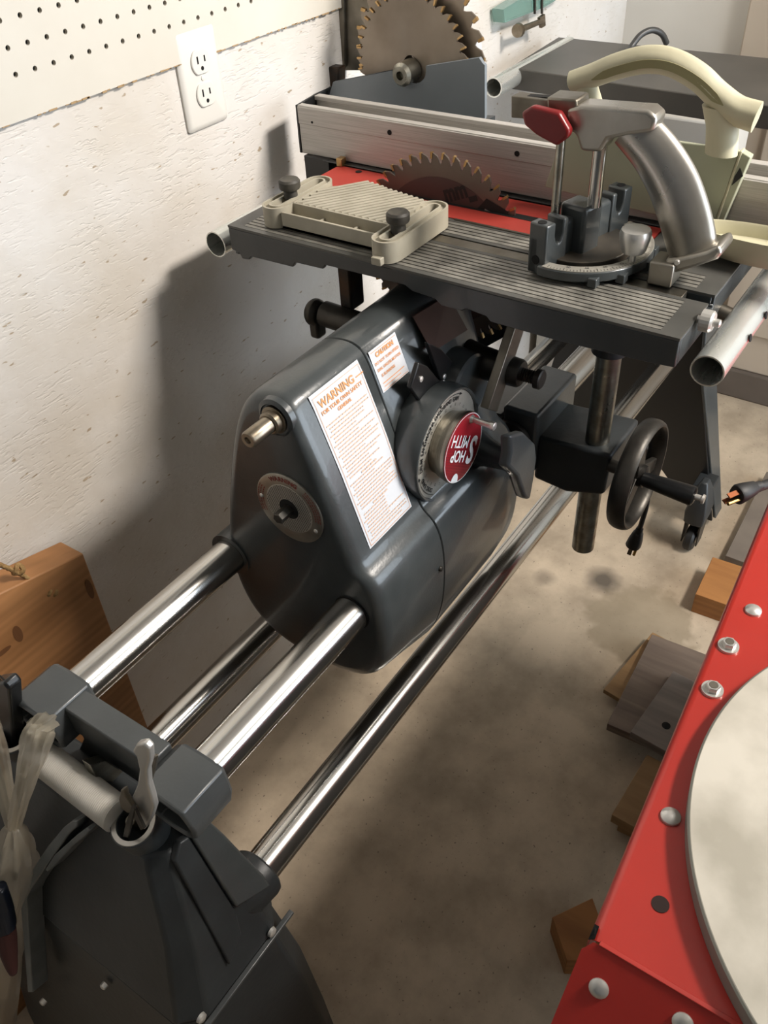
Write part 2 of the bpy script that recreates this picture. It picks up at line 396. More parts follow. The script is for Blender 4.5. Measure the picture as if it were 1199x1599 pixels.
# pegboard with true holes
pb = thing('pegboard', (0.6, WY, 1.182), 'white painted pegboard with rows of small round holes on the wall at top left', 'pegboard')
m = M(); P = 0.0254; n = 10
o0 = on('Y', WY - 0.006, 24.5, 116.5); xs0 = o0.x; zs0 = o0.z
zb = 1.182; nx0 = int((xs0 + 0.1) / P); front = WY - 0.006
for i in range(-16, 30):
    for j in range(0, 14):
        cx = xs0 + i * P; cz = zs0 + j * P
        z0 = cz - P / 2 if j else zb
        vs = []
        for k in range(12):
            a = 2 * PI * k / 12 + PI / 12
            vs.append((cx + 0.0029 * math.cos(a), front, cz + 0.0029 * math.sin(a)))
        for k in range(12): vs.append((vs[k][0], WY - 0.0015, vs[k][2]))
        for k in range(12):
            a = 2 * PI * k / 12 + PI / 12; ca, sa = math.cos(a), math.sin(a); q = max(abs(ca), abs(sa))
            zz = cz + sa / q * P / 2
            if zz < cz and j == 0: zz = cz + (zz - cz) / (P / 2) * (cz - zb)
            vs.append((cx + ca / q * P / 2, front, zz))
        corners = [(cx + sx * P / 2, front, (cz + sz * P / 2) if (sz > 0 or j) else zb) for sx, sz in ((1, 1), (-1, 1), (-1, -1), (1, -1))]
        vs += corners
        fs = []
        for k in range(12):
            l = (k + 1) % 12
            fs.append((k, l, 12 + l, 12 + k)); fs.append((24 + k, 24 + l, l, k))
        # corner triangles: between k where angle passes 45 deg
        for ci, k in enumerate((1, 4, 7, 10)):
            fs.append((24 + k, 36 + ci, 24 + (k + 1) % 12))
        fs.append(tuple(12 + k for k in range(12)))
        m.add(vs, fs)
xa = xs0 - 16 * P - P / 2; xb = xs0 + 29 * P + P / 2
m.box(xa, xb, WY - 0.0058, WY, zb, zb + 0.0015)
m.build('board', PEG, pb, smooth=0)
m = M()
for k in range(150):      # frayed tan fibres along the cut lower edge
    x = xa + (xb - xa) * k / 149
    if random.random() < 0.75: m.box(x, x + random.uniform(.003, .012), front - 0.0004, WY - 0.002, zb - random.uniform(.0003, .0016), zb + random.uniform(0.0, 0.001))
tag(m.build('frayed_edge', mat('raw_hardboard', '#a08662', 0.9), pb, smooth=0), kind='stuff')
m = M()
# dark backs of the holes
for i in range(-16, 30):
    for j in range(0, 14):
        cx = xs0 + i * P; cz = zs0 + j * P
        m.add([(cx + 0.0027 * math.cos(2 * PI * k / 8), WY - 0.0019, cz + 0.0027 * math.sin(2 * PI * k / 8)) for k in range(8)], [tuple(range(8))])
tag(m.build('hole_back', HOLE, pb, smooth=0), kind='stuff')

# wall outlet
pc = [on('Y', WY - 0.006, *p) for p in ((268, 50), (334, 32), (358, 184), (299, 211))]
ox0 = (pc[0].x + pc[3].x) / 2; ox1 = (pc[1].x + pc[2].x) / 2; oz1 = (pc[0].z + pc[1].z) / 2; oz0 = (pc[2].z + pc[3].z) / 2
oc = ((ox0 + ox1) / 2, (oz0 + oz1) / 2)
ot = thing('wall_outlet', (oc[0], WY, oc[1]), 'white duplex power outlet with cover plate on the rough white wall', 'outlet')
m = M()
hw, hh = (ox1 - ox0) / 2, (oz1 - oz0) / 2
def rr(hw_, hh_, y, r=0.004):
    out = []
    for cx, cz, a0 in ((hw_ - r, hh_ - r, 0), (-hw_ + r, hh_ - r, 1), (-hw_ + r, -hh_ + r, 2), (hw_ - r, -hh_ + r, 3)):
        for k in range(5):
            a = (a0 + k / 4) * PI / 2; out.append((oc[0] + cx + r * math.cos(a), y, oc[1] + cz + r * math.sin(a)))
    return out
m.rings([rr(hw, hh, WY), rr(hw, hh, WY - 0.003), rr(hw - 0.002, hh - 0.002, WY - 0.0055), rr(hw - 0.007, hh - 0.007, WY - 0.0068)])
m.build('cover_plate', WHITE, ot)
for sz in (1, -1):
    cz = oc[1] + sz * 0.0195
    m = M(); pts = []
    for k in range(28):
        a = 2 * PI * k / 28; x = 0.0172 * math.cos(a); z = 0.0172 * math.sin(a); z = max(-0.0142, min(0.0142, z)); pts.append((x, z))
    m.rings([[(oc[0] + x * q, y, cz + z * q) for x, z in pts] for q, y in ((1.0, WY - 0.006), (1.0, WY - 0.0085), (0.95, WY - 0.0093))])
    rc = m.build('receptacle', WHITE, ot)
    m = M(); y = WY - 0.0096
    for dx, h in ((-0.0064, 0.0044), (0.0064, 0.0036)): m.box(oc[0] + dx - 0.0012, oc[0] + dx + 0.0012, y, y + 0.001, cz + 0.003 - h, cz + 0.003 + h)
    m.lathe((oc[0], y + 0.001, cz - 0.0075), (0, -1, 0), [(0, 0.0026), (0.001, 0.0026)], 12)
    m.build('slot', HOLE, rc)
m = M(); m.lathe((oc[0], WY - 0.0066, oc[1]), (0, -1, 0), [(0, 0.0034), (0.0012, 0.0030), (0.0016, 0.0015)], 16)
m.build('screw', WHITE, ot)

# ================================================================= THE MACHINE
mc = thing('woodworking_machine', (1.0, 0.54, 0), 'grey multipurpose woodworking machine with headstock sliding on two polished way tubes', 'machine')
YF, YR, ZW, RW = 0.4447, 0.6307, 0.72, 0.0222
YBF, YBR, ZB, RB = 0.429, 0.655, 0.51, 0.0213
for y in (YF, YR):
    m = M(); m.lathe((0.25, y, ZW), (1, 0, 0), [(0, 0.019), (0, RW), (1.49, RW), (1.49, 0.019)], 48, close=True)
    m.build('way_tube', CHROME, mc, smooth=50)
for y in (YBF, YBR):
    m = M(); m.lathe((0.24, y, ZB), (1, 0, 0), [(0, 0.018), (0, RB), (1.5, RB), (1.5, 0.018)], 48, close=True)
    m.build('bench_tube', CHROME, mc, smooth=50)

# headstock ------------------------------------------------------
FRONT = [(0.986, 0.530), (0.985, 0.512), (0.976, 0.4985), (0.935, 0.483), (0.892, 0.467), (0.845, 0.4515), (0.798, 0.436), (0.786, 0.429), (0.774, 0.413), (0.745, 0.402), (0.69, 0.399), (0.645, 0.405), (0.605, 0.427), (0.588, 0.465)]
BACK = [(0.583, 0.52), (0.588, 0.57), (0.615, 0.612), (0.66, 0.634), (0.72, 0.640), (0.80, 0.626), (0.89, 0.601), (0.95, 0.578), (0.980, 0.556)]
OUT = FRONT + BACK


def fy(z):
    """front surface of the headstock at height z"""
    for (z1, y1), (z0, y0) in zip(FRONT, FRONT[1:]):
        if z0 <= z <= z1: return y0 + (y1 - y0) * (z - z0) / (z1 - z0)
    return 0.45


OUTS = smooth_poly([(y, z) for z, y in OUT], 2)


def sect(x, inset, pts=OUTS, c=(0.525, 0.78)):
    r = []; dr_ = max(0.0, min(1.0, (x - 0.545) / 0.115)) * 0.05
    for y, z in pts:
        d = Vector((y - c[0], z - c[1])); L = d.length; d *= (L - inset) / L; r.append((x, c[0] + d.x, c[1] + d.y - dr_ * max(0.0, (0.70 - z) / 0.11) ** 1.2))
    return r


m = M()
m.rings([sect(0.530, 0.020), sect(0.531, 0.0125), sect(0.5345, 0.006), sect(0.540, 0.002), sect(0.547, 0.0), sect(0.60, 0), sect(0.6585, 0), sect(0.6595, 0.002)])
hs = m.build('belt_cover', PAINT, mc, smooth=50)
tag(hs, 'rounded grey belt cover end of the headstock')
m = M()
m.rings([sect(0.6607, 0.002), sect(0.662, 0.0), sect(0.82, 0.0), sect(0.86, 0.004), sect(0.878, 0.02), sect(0.885, 0.045)])
hh_ = m.build('headstock', PAINT, mc, smooth=50)
# seam shadow line
m = M(); m.rings([sect(0.6594, 0.003), sect(0.6608, 0.003)]); m.build('seam', HOLE, hs)
# small screw on the cover's ledge
for px in ((640, 817), (687, 888)):
    p = on('Y', 0.434 if px[0] == 640 else 0.400, *px)
    m = M(); m.lathe(p, (0, -1, 0.4), [(-0.004, 0.0035), (0.002, 0.0035), (0.0035, 0.002)], 12); m.build('screw', IRON, hs)

# tube collars at the cover
for y in (YF, YR):
    m = M(); m.pipe((0.528, y, ZW), (0.60, y, ZW), RW + (0.0012 if y == YF else 0.007), RW + 0.0003, 36)
    m.build('tube_collar', HOLE if y == YF else PAINT, mc)

# warning label wrapped on the cover
def on_front(x, z, off=0.0012):
    return (x, fy(z) - off, z - off * 0.3)
def lab(name, x0, x1, z1, z0, parent, material, skew=0.0, off=0.0010, nz=16):
    m = M(); k = 0
    for i in range(nz + 1):
        z = z1 + (z0 - z1) * i / nz
        a = on_front(x0 + skew * (i / nz), z, off); b = on_front(x1 + skew * (i / nz), z, off)
        m.v += [a, b]
        if i: m.f.append((2 * i - 2, 2 * i - 1, 2 * i + 1, 2 * i))
    return m.build(name, material, parent, smooth=60)
X0, X1, Z1, Z0 = 0.5605, 0.6455, 0.977, 0.799
wl = lab('warning_label', X0, X1, Z1, Z0, hs, LABEL); tag(wl, 'white warning label with orange lettering')
WL = X1 - X0
SC = 1.06
def wmap(u, v): return on_front(X0 + WL / 2 + u, (Z1 + Z0) / 2 + v / SC, 0.0018)
H = (Z1 - Z0) * SC
m = M()
put_text(m, 'WARNING \u2014', 0.0125, wmap, 0.004, H / 2 - 0.013, bold=0.0003)
put_text(m, 'FOR YOUR OWN SAFETY', 0.0062, wmap, 0.0, H / 2 - 0.0225, bold=0.00015)
put_text(m, 'GENERAL', 0.0056, wmap, 0.0, H / 2 - 0.0295, bold=0.00015)
# border
def bar(m, u0, u1, v0, v1, fn, n=1):
    for i in range(n):
        a = u0 + (u1 - u0) * i / n; b = u0 + (u1 - u0) * (i + 1) / n
        m.add([fn(a, v0), fn(b, v0), fn(b, v1), fn(a, v1)], [(0, 1, 2, 3)])
e = 0.0028
bar(m, -WL / 2 + e, WL / 2 - e, H / 2 - e, H / 2 - e - 0.0005, wmap)
bar(m, -WL / 2 + e, WL / 2 - e, -H / 2 + e, -H / 2 + e + 0.0005, wmap)
for s in (-1, 1):
    for i in range(16):
        a = -H / 2 + e + (H - 2 * e) * i / 16; b = a + (H - 2 * e) / 16; u = s * (WL / 2 - e)
        m.add([wmap(u, a), wmap(u + 0.0005, a), wmap(u + 0.0005, b), wmap(u, b)], [(0, 1, 2, 3)])
tag(m.build('warning_print', OPRINT, hs, smooth=0), 'orange warning heading and border')
m = M(); rnd = random.Random(3)      # the small print, too fine to read: rows of word marks
v = H / 2 - 0.036
row = 0
while v > -H / 2 + 0.008:
    u = -WL / 2 + (0.006 if row % 3 == 0 else 0.0095); end = WL / 2 - 0.006 - rnd.choice([0, 0, 0.003, 0.012, 0.03])
    if row in (17, 27): u = -0.014; end = 0.014
    while u < end:
        l = rnd.uniform(0.002, 0.0065); l = min(l, end - u)
        bar(m, u, u + l, v, v - (0.0019 if row in (17, 27) else 0.0014), wmap); u += l + 0.0011
    v -= 0.0040; row += 1
tag(m.build('fine_print', OPRINT2, hs, smooth=0), 'pale orange rows of small print', kind='stuff')

CX0, CX1, CZ1, CZ0 = 0.664, 0.716, 0.976, 0.930
cl = lab('caution_label', CX0, CX1, CZ1, CZ0, hh_, LABEL, nz=6); tag(cl, 'small white caution label with orange lettering')
def cmap(u, v): return on_front((CX0 + CX1) / 2 + u, (CZ1 + CZ0) / 2 + v / SC, 0.0018)
m = M(); put_text(m, 'CAUTION', 0.0075, cmap, 0, 0.0170, bold=0.0004)
for i, t_ in enumerate(('DO NOT TURN SPEED', 'DIAL UNLESS MOTOR', 'IS RUNNING')):
    put_text(m, t_, 0.0046, cmap, 0 if i < 2 else -0.006, 0.0085 - i * 0.0075, bold=0.0001)
bar(m, -0.021, 0.021, -0.0140, -0.0150, cmap); bar(m, -0.021, 0.012, -0.0180, -0.0188, cmap)
for (u0, u1, v0, v1) in ((-0.0240, 0.0240, 0.0225, 0.0220), (-0.0240, 0.0240, -0.0220, -0.0225)): bar(m, u0, u1, v0, v1, cmap)
m.build('caution_print', OPRINT, hh_, smooth=0)

# end face: spindle stub, round plate, drive socket
Pq = Vector((0.531, 0.520, 0.961))
m = M(); m.lathe(Pq + Vector((0.006, 0, 0)), (-1, 0, 0), [(0, 0.024), (0.006, 0.0225), (0.008, 0.018), (0.004, 0.0165)], 36)
m.build('spindle_boss', PAINT, hs)
m = M(); m.lathe(Pq, (-1, 0, 0), [(-0.002, 0.0155), (0.003, 0.0155), (0.004, 0.0125), (0.010, 0.0125), (0.012, 0.0105)], 28)
sp = m.build('bearing_ring', BRONZE, hs)
m = M(); m.lathe(Pq, (-1, 0, 0), [(0.008, 0.0092), (0.041, 0.0092), (0.043, 0.0078), (0.043, 0.004), (0.040, 0.003)], 28)
tag(m.build('spindle_stub', BRONZE, hs), 'tarnished steel spindle stub')
Pd = Vector((0.5295, 0.517, 0.8455)); RD = 0.0455
m = M(); m.lathe(Pd, (-1, 0, 0), [(-0.004, RD), (0.0012, RD), (0.0018, RD - 0.001), (0.0018, 0.0325)], 56)
rp = m.build('round_plate', PLATE, hs); tag(rp, 'round metal warning plate with perforated centre')
m = M(); m.lathe(Pd + Vector((-0.0014, 0, 0)), (-1, 0, 0), [(0, 0.032), (0.0006, 0.0315)], 48); m.build('perforated_screen', DIALM, hs)
m = M()
for i in range(-14, 15):
    for j in range(-14, 15):
        y = (i + (j % 2) * 0.5) * 0.0024; z = j * 0.0021
        if 0.0135 < math.hypot(y, z) < 0.0305:
            m.add([(Pd.x - 0.00225, Pd.y + y + 0.0007 * math.cos(a * PI / 3), Pd.z + z + 0.0007 * math.sin(a * PI / 3)) for a in range(6)], [tuple(range(6))])
tag(m.build('screen_hole', HOLE, hs, smooth=0), kind='stuff')
m = M(); m.lathe(Pd + Vector((-0.0021, 0, 0)), (-1, 0, 0), [(0, 0.0130), (0.0004, 0.0130)], 32); m.build('socket_hole', HOLE, hs)
m = M(); m.cyl(Pd + Vector((0.0, 0, 0)), Pd + Vector((-0.022, 0, 0)), 0.0068, n=6, b=0.0008); m.build('drive_nut', IRON, hs)
m = M()
def arc_text(m, txt, size, r, a_mid, fn, gap=1.0, inv=False, bold=0.0):
    wds = [size * (0.36 if c in 'I ' else 0.78 if c in 'MW' else 0.62) for c in txt]; tot = sum(wds) * gap; a = a_mid + tot / 2 / r
    for c, wd in zip(txt, wds):
        a -= wd * gap / 2 / r
        if c != ' ':
            vs, fs = text_geo(c, size, bold)
            ca, sa = math.cos(a), math.sin(a)
            m.add([fn(ca * (r + y) + sa * x, sa * (r + y) - ca * x) for x, y in vs], fs)
        a -= wd * gap / 2 / r
def pmap(u, v): return (Pd.x - 0.0021, Pd.y - u, Pd.z + v)
arc_text(m, 'WARNING', 0.0080, 0.0388, math.radians(95), pmap, 1.15, bold=0.0003)
for i, (a0, a1) in enumerate(((150, 205), (-5, 52))):
    for r in (0.0365, 0.0400, 0.0430):
        a = a0
        while a < a1:
            d = random.uniform(2, 6); b = min(a + d, a1)
            m.add([pmap((r + k) * math.cos(math.radians(q)), (r + k) * math.sin(math.radians(q))) for q, k in ((a, -.0006), (b, -.0006), (b, .0006), (a, .0006))], [(0, 1, 2, 3)]); a = b + 1.4
m.build('plate_print', REDP, hs, smooth=0)
for a in (35 - 60, 200 - 25):
    c = Pd + Vector((-0.002, -0.0385 * math.cos(math.radians(a)), 0.0385 * math.sin(math.radians(a))))
    m = M(); m.lathe(c, (-1, 0, 0), [(0, 0.0028), (0.001, 0.0024), (0.0016, 0.001)], 14); m.build('screw', SILV, hs)

# speed dial
DC = Vector((0.716, 0.43, 0.845)); KC = Vector((0.7135, 0.43, 0.8505))
m = M(); m.lathe(DC + Vector((0, 0.05, 0)), (0, -1, 0), [(0, 0.060), (0.022, 0.0705), (0.035, 0.0725), (0.050, 0.0712), (0.0525, 0.0700), (0.0525, 0.0678), (0.047, 0.067)], 72)
m.build('dial_housing', PAINT, mc, smooth=40)
m = M(); m.lathe(DC + Vector((0, 0.004, 0)), (0, -1, 0), [(0, 0.067), (0.003, 0.067), (0.0035, 0.0662), (0.0035, 0.03)], 72)
dl = m.build('speed_dial', DIALM, mc); tag(dl, 'silver speed dial ring with black lettering')
def dmap(u, v): return (DC.x + u, DC.y - 0.0003, DC.z + v)
m = M()
for t_, a_ in (('MAGNA DADO', 121), ('DRUM SAND', 164), ('DISC SAND', 214), ('BAND SAW', 80)):
    arc_text(m, t_, 0.0073, 0.0565, math.radians(a_), dmap, 0.98, bold=0.00022)
for i, c in enumerate('WUTSRQPNMLKJHGFEDC'):
    arc_text(m, c, 0.0050, 0.0495, math.radians(28 + i * 13.0), dmap)
for a0, a1 in ((102, 141), (146, 183), (191, 240), (60, 98)):
    for k in range(12):
        p, q = (math.radians(a0 + (a1 - a0) * j / 12) for j in (k, k + 1))
        m.add([dmap(r * math.cos(a), r * math.sin(a)) for a, r in ((p, .0618), (q, .0618), (q, .0625), (p, .0625))], [(0, 1, 2, 3)])
    a = math.radians(a0); m.add([dmap(.0622 * math.cos(a - .06), .0622 * math.sin(a - .06)), dmap(.0640 * math.cos(a + .03), .0640 * math.sin(a + .03)), dmap(.0602 * math.cos(a + .03), .0602 * math.sin(a + .03))], [(0, 1, 2)])
m.build('dial_print', BLACKP, dl, smooth=0)
m = M(); m.lathe(KC, (0, -1, 0), [(0, 0.0385), (0.003, 0.0385), (0.010, 0.0415), (0.020, 0.0440), (0.023, 0.0435), (0.023, 0.042)], 72)
kn = m.build('dial_knob', KNOBM, mc); tag(kn, 'turned aluminium knob with a red face')
m = M(); m.lathe(KC + Vector((0, -0.0215, 0)), (0, -1, 0), [(0, 0.0430), (0.0018, 0.0430), (0.0020, 0.0422)], 64)
m.build('red_badge', mat('red_badge_enamel', '#98202a', 0.28), dl)
TH = -math.radians(32.5); CT, ST = math.cos(TH), math.sin(TH)
def kmap(u, v, o=0.0003): return (KC.x + u * CT - v * ST, KC.y - 0.0235 - o, KC.z + u * ST + v * CT)
m = M()
for i in range(24):
    v = -0.040 + i * 0.0019
    if v > 0.003: break
    hw2 = math.sqrt(0.041 ** 2 - v * v)
    m.add([kmap(-hw2, v), kmap(hw2, v), kmap(hw2, v + .0007), kmap(-hw2, v + .0007)], [(0, 1, 2, 3)])
m.build('badge_stripe', mat('dark_red_stripe', '#5c121d', 0.4), dl, smooth=0)
m = M()
def kmap2(u, v): return kmap(u, v, 0.0008)
put_text(m, 'HOP', 0.0200, kmap2, -0.0085, -0.0093, bold=0.0004, width=0.036, rot=PI)
put_text(m, 'MITH', 0.0215, kmap2, -0.0130, 0.0086, bold=0.0002, width=0.043, rot=PI)
put_text(m, 'S', 0.047, kmap2, 0.0235, 0.0, bold=0.0013, width=0.0175, rot=PI)
m.add([kmap2(0.0085 * math.cos(a), -0.0415 + 0.0105 * math.sin(a)) for a in [PI * k / 14 for k in range(15)]], [tuple(range(15))])
m.build('badge_lettering', WHITEP, dl, smooth=0)
m = M()
for k in range(64):
    p, q = (2 * PI * j / 64 for j in (k, k + 1))
    m.add([kmap(r * math.cos(a), r * math.sin(a), 0.0006) for a, r in ((p, .0419), (q, .0419), (q, .0428), (p, .0428))], [(0, 1, 2, 3)])
m.build('badge_rim', WHITEP, dl, smooth=0)
hp = Vector(kmap(0, 0.035, -0.002))
m = M(); m.lathe(hp, (0, -1, 0), [(0, 0.0060), (0.003, 0.0050), (0.005, 0.0036), (0.026, 0.0042), (0.028, 0.0052), (0.032, 0.0050), (0.033, 0.003)], 20)
m.build('dial_handle', SILV, dl)

# dark wing plates above the dial
for k, (poly, y) in enumerate(((((654, 566), (668, 572), (690, 598), (696, 622), (676, 632), (655, 626), (641, 606)), 0.452), (((668, 535), (690, 545), (716, 575), (726, 600), (724, 612), (700, 610), (686, 590)), 0.462))):
    a = [on('Y', y, *p) for p in poly]
    m = M(); m.prism(a, (0, 0.006, 0)); wp = m.build('scale_guard', BLACK, mc, bevel=0.0015)
    c = on('Y', y, *((657, 592) if k == 0 else (693, 588)))
    m = M(); m.lathe(c, (0, -1, 0), [(-0.002, 0.004), (0.0012, 0.0035), (0.002, 0.0015)], 14); m.build('screw', SILV, wp)
m = M(); m.cyl((0.80, 0.51, 0.87), (0.80, 0.445, 0.87), 0.05, 0.044, 36, 0.003); m.build('motor_boss', PAINT, mc)
# brown nameplate on the front slope
npx = [on('Y', fy(0.97) - 0.002, 645, 495), on('Y', fy(0.97) - 0.002, 700, 460), on('Y', fy(0.91) - 0.002, 730, 515), on('Y', fy(0.91) - 0.002, 675, 550)]
m = M(); m.prism(npx, (0, 0.0015, 0.0005)); m.build('nameplate', NAME, hh_)

# quill lock boss with clamp bar
q0 = Vector((0.838, 0.475, 0.886))
m = M(); m.lathe(q0, (0, -1, 0), [(0, 0.024), (0.02, 0.021), (0.055, 0.0185), (0.075, 0.0175), (0.078, 0.0155)], 32); m.build('quill_boss', IRON, mc)
m = M(); m.lathe(q0 + Vector((0, -0.078, 0)), (0, -1, 0), [(0, 0.0085)] + [(0.001 + i * 0.0015, 0.0085 if i % 2 else 0.0074) for i in range(12)] + [(0.019, 0.0075), (0.0195, 0.0125), (0.026, 0.0125), (0.0275, 0.0105)], 18)
m.build('locking_bolt', RUST, mc)
bt = on('Y', 0.415, 812, 497); bb_ = on('Y', 0.415, 765, 640); d = (bb_ - bt).normalized(); sd = d.cross(Vector((0, 1, 0))).normalized()
m = M(); m.rings([[c + sd * a + Vector((0, b, 0)) for a, b in ((-.0145, -.004), (.0145, -.004), (.0145, .008), (-.0145, .008))] for c in (bt, bb_)])
tag(m.build('clamp_bar', STEEL, mc, bevel=0.0012), 'flat steel bar through the boss')

# headstock lock wing handle
m = M(); m.lathe(on('Y', 0.425, 745, 700), Vector(on('Y', 0.365, 800, 722)) - Vector(on('Y', 0.425, 745, 700)), [(0, 0.024), (0.02, 0.018), (0.05, 0.0135), (0.066, 0.0125)], 24); m.build('lock_stem', DARK, mc)
wpoly = [(779, 678), (800, 672), (819, 690), (822, 712), (818, 742), (812, 778), (803, 774), (792, 742), (776, 726), (780, 706)]
m = M(); m.prism([on('Y', 0.372, *p) for p in wpoly], (0.004, -0.013, 0)); tag(m.build('lock_handle', PAINTL, mc, bevel=0.004, seg=3), 'grey wing handle of the headstock lock')

# near end bracket on the way tubes -------------------------------
SOCK = [(0.034, 0.010), (0.030, 0.024), (0.018, 0.035), (0.0, 0.0375), (-0.020, 0.0365), (-0.033, 0.035), (-0.0345, 0.033), (-0.037, 0.015), (-0.038, 0.0), (-0.034, -0.016), (-0.022, -0.027), (0.0, -0.031), (0.020, -0.027), (0.034, -0.010)]
def socket_ring(x, y, k):
    return [(x + (max(0.0, 0.036 - b) * 0.10 if x < 0.25 else 0.0), y + a * k, ZW + b * k) for a, b in SOCK]
for y in (YF, YR):
    m = M(); m.rings([socket_ring(0.2455, y, 0.5), socket_ring(0.2455, y, 0.78), socket_ring(0.226, y, 0.80), socket_ring(0.224, y, 0.93), socket_ring(0.227, y, 1.0), socket_ring(0.279, y, 1.0), socket_ring(0.283, y, 0.93), socket_ring(0.283, y, 0.6)], cap0=False, cap1=False)
    es = m.build('tube_socket', PAINTL, mc, smooth=24, bevel=0.001)
    m = M(); m.rings([[(p[0] - 0.001, p[1], p[2]) for p in socket_ring(0.2455, y, 0.74)], [(p[0], p[1], p[2]) for p in socket_ring(0.2455, y, 0.74)]]); m.build('socket_opening', HOLE, es)
m = M(); m.box(0.247, 0.276, YF + 0.03, YR - 0.03, 0.715, 0.752); m.box(0.254, 0.262, YF + 0.03, YR - 0.03, 0.672, 0.716)
m.build('cross_bar', PAINTL, mc, bevel=0.002)

# near leg casting ------------------------------------------------
lg = thing('machine_end_stand', (0.22, 0.56, 0), 'dark grey cast end stand of the machine in the near left corner', 'stand')
cA = on('Z', 0.678, 211, 1286); cB = on('Z', 0.678, 24, 1146); ax = Vector((-0.28, 0, 1)).normalized()
m = M()
def ring4(z, x0, x1, y0, y1, ch=0.02):
    return [(x0 + ch, y0, z), (x1 - ch, y0, z), (x1, y0 + ch, z), (x1, y1 - ch, z), (x1 - ch, y1, z), (x0 + ch, y1, z), (x0, y1 - ch, z), (x0, y0 + ch, z)]
m.rings([ring4(0.652, 0.205, 0.262, 0.452, 0.722, 0.016), ring4(0.632, 0.197, 0.268, 0.444, 0.728, 0.018), ring4(0.55, 0.172, 0.284, 0.416, 0.742, 0.02), ring4(0.458, 0.137, 0.298, 0.391, 0.765, 0.025)])
m.build('upper_casting', DARK, lg, bevel=0.004, seg=3)
m = M()
m.rings([ring4(0.456, 0.139, 0.296, 0.394, 0.763, 0.025), ring4(0.30, 0.108, 0.318, 0.382, 0.77, 0.03), ring4(0.12, 0.08, 0.33, 0.375, 0.78, 0.03), ring4(0.0, 0.07, 0.335, 0.37, 0.785, 0.03)])
m.build('skirt', DARK, lg, bevel=0.004)
# raised and recessed panels on the flank
def flank(x, z, o=0):
    y = 0.444 + (0.391 - 0.444) * (0.632 - z) / (0.632 - 0.458); return Vector((x, y - o, z - o * 0.3))
FN = Vector((0, -0.174, 0.053)).normalized(); FP = Vector((0.22, 0.444, 0.632))       # flank plane
XN = Vector((-0.174, 0, 0.060)).normalized(); XP = Vector((0.197, 0.5, 0.632))       # plane of the face towards the camera
def fl(px, off=0.0): return on_plane(FP + FN * off, FN, *px)
def ff(px, off=0.0): return on_plane(XP + XN * off, XN, *px)
m = M(); m.prism([fl(p, 0.007) for p in ((281, 1316), (296, 1306), (334, 1366), (368, 1420), (378, 1458), (360, 1508), (318, 1430), (274, 1346))], -FN * 0.010)
m.build('raised_panel', DARK, lg, bevel=0.0022, seg=3)
m = M(); m.prism([fl(p, 0.012) for p in ((298, 1304), (322, 1276), (352, 1304), (388, 1342), (412, 1366), (424, 1384), (370, 1418))], -FN * 0.02 + Vector((0, 0.01, 0)))
m.build('tube_gusset', PAINT, lg, bevel=0.003, seg=3)
m = M(); m.box(0.137, 0.301, 0.3865, 0.393, 0.4525, 0.4575); m.build('seam_edge', PAINTL, lg, bevel=0.001)
# boss around the front bench tube
for y in (YBF, YBR):
    m = M(); m.lathe((0.215, y, ZB), (1, 0, 0), [(0.035, 0.020), (0.055, 0.030), (0.080, 0.0325), (0.086, 0.0315), (0.089, 0.028), (0.089, RB + 0.0004)], 40, cap1=False)
    m.build('tube_boss', DARK, lg)
for px, z in (((425, 1456), 0), ((315, 1590), 0)):
    p = on('Y', 0.389, *px); m = M(); m.lathe(p, (0, -1, 0), [(-0.002, 0.006), (0.0015, 0.0055), (0.003, 0.003)], 16); m.build('screw', SILV, lg)
for px in ((161, 1541), (66, 1566)):
    p = ff(px, 0.001); m = M(); m.lathe(p, (-1, 0, 0), [(-0.004, 0.0045), (0.001, 0.0042), (0.0022, 0.0022)], 16); m.build('screw', SILV, lg)
for c in (cA, cB):
    m = M(); m.pipe(c - ax * 0.06, c + ax * 0.004, 0.0245, 0.0175, 40); pp = m.build('pivot_socket', PAINTL, lg, bevel=0.0012)
    m = M(); m.lathe(c - ax * 0.05, ax, [(0, 0.0176), (0.002, 0.0176)], 28); m.build('socket_floor', HOLE, pp)
    m = M(); m.lathe(c + ax * 0.0035, ax, [(0, 0.0180), (0, 0.0235), (0.0012, 0.0228), (0.0012, 0.0182)], 40, close=True); m.build('bare_rim', ALU, pp)
a0 = cA + Vector((-0.004, 0.018, 0.004)); a1 = cB + Vector((-0.004, -0.035, 0.004)); d = a1 - a0
prof = [(0, 0.0165)]
nr = 60
for i in range(nr):
    h = d.length * (i + 0.2) / nr; prof += [(h, 0.0180), (h + d.length * 0.5 / nr, 0.0172)]
prof += [(d.length, 0.0165)]
m = M(); m.lathe(a0, d, prof, 36); tag(m.build('ribbed_tie_tube', RIBW, lg, smooth=60), 'white ribbed tie tube between the two sockets')
# clevis arms on the front face
CLEV = mat('worn_cast_edge', '#6c6f6e', 0.45, 0.2, '#5a5d5d', 30)
for arm in ([(121, 1282), (113, 1281), (98, 1293), (74, 1322), (54, 1352), (36, 1384), (31, 1402), (43, 1550), (51, 1550), (41, 1404), (46, 1392), (66, 1362), (88, 1330), (108, 1302), (120, 1291)],
            [(140, 1297), (134, 1293), (118, 1305), (97, 1324), (84, 1336), (70, 1358), (74, 1362), (90, 1346), (112, 1322), (134, 1305)]):
    m = M(); m.prism([ff(p, 0.020) for p in arm], -XN * 0.022); m.build('clevis_arm', CLEV, lg, bevel=0.0012)
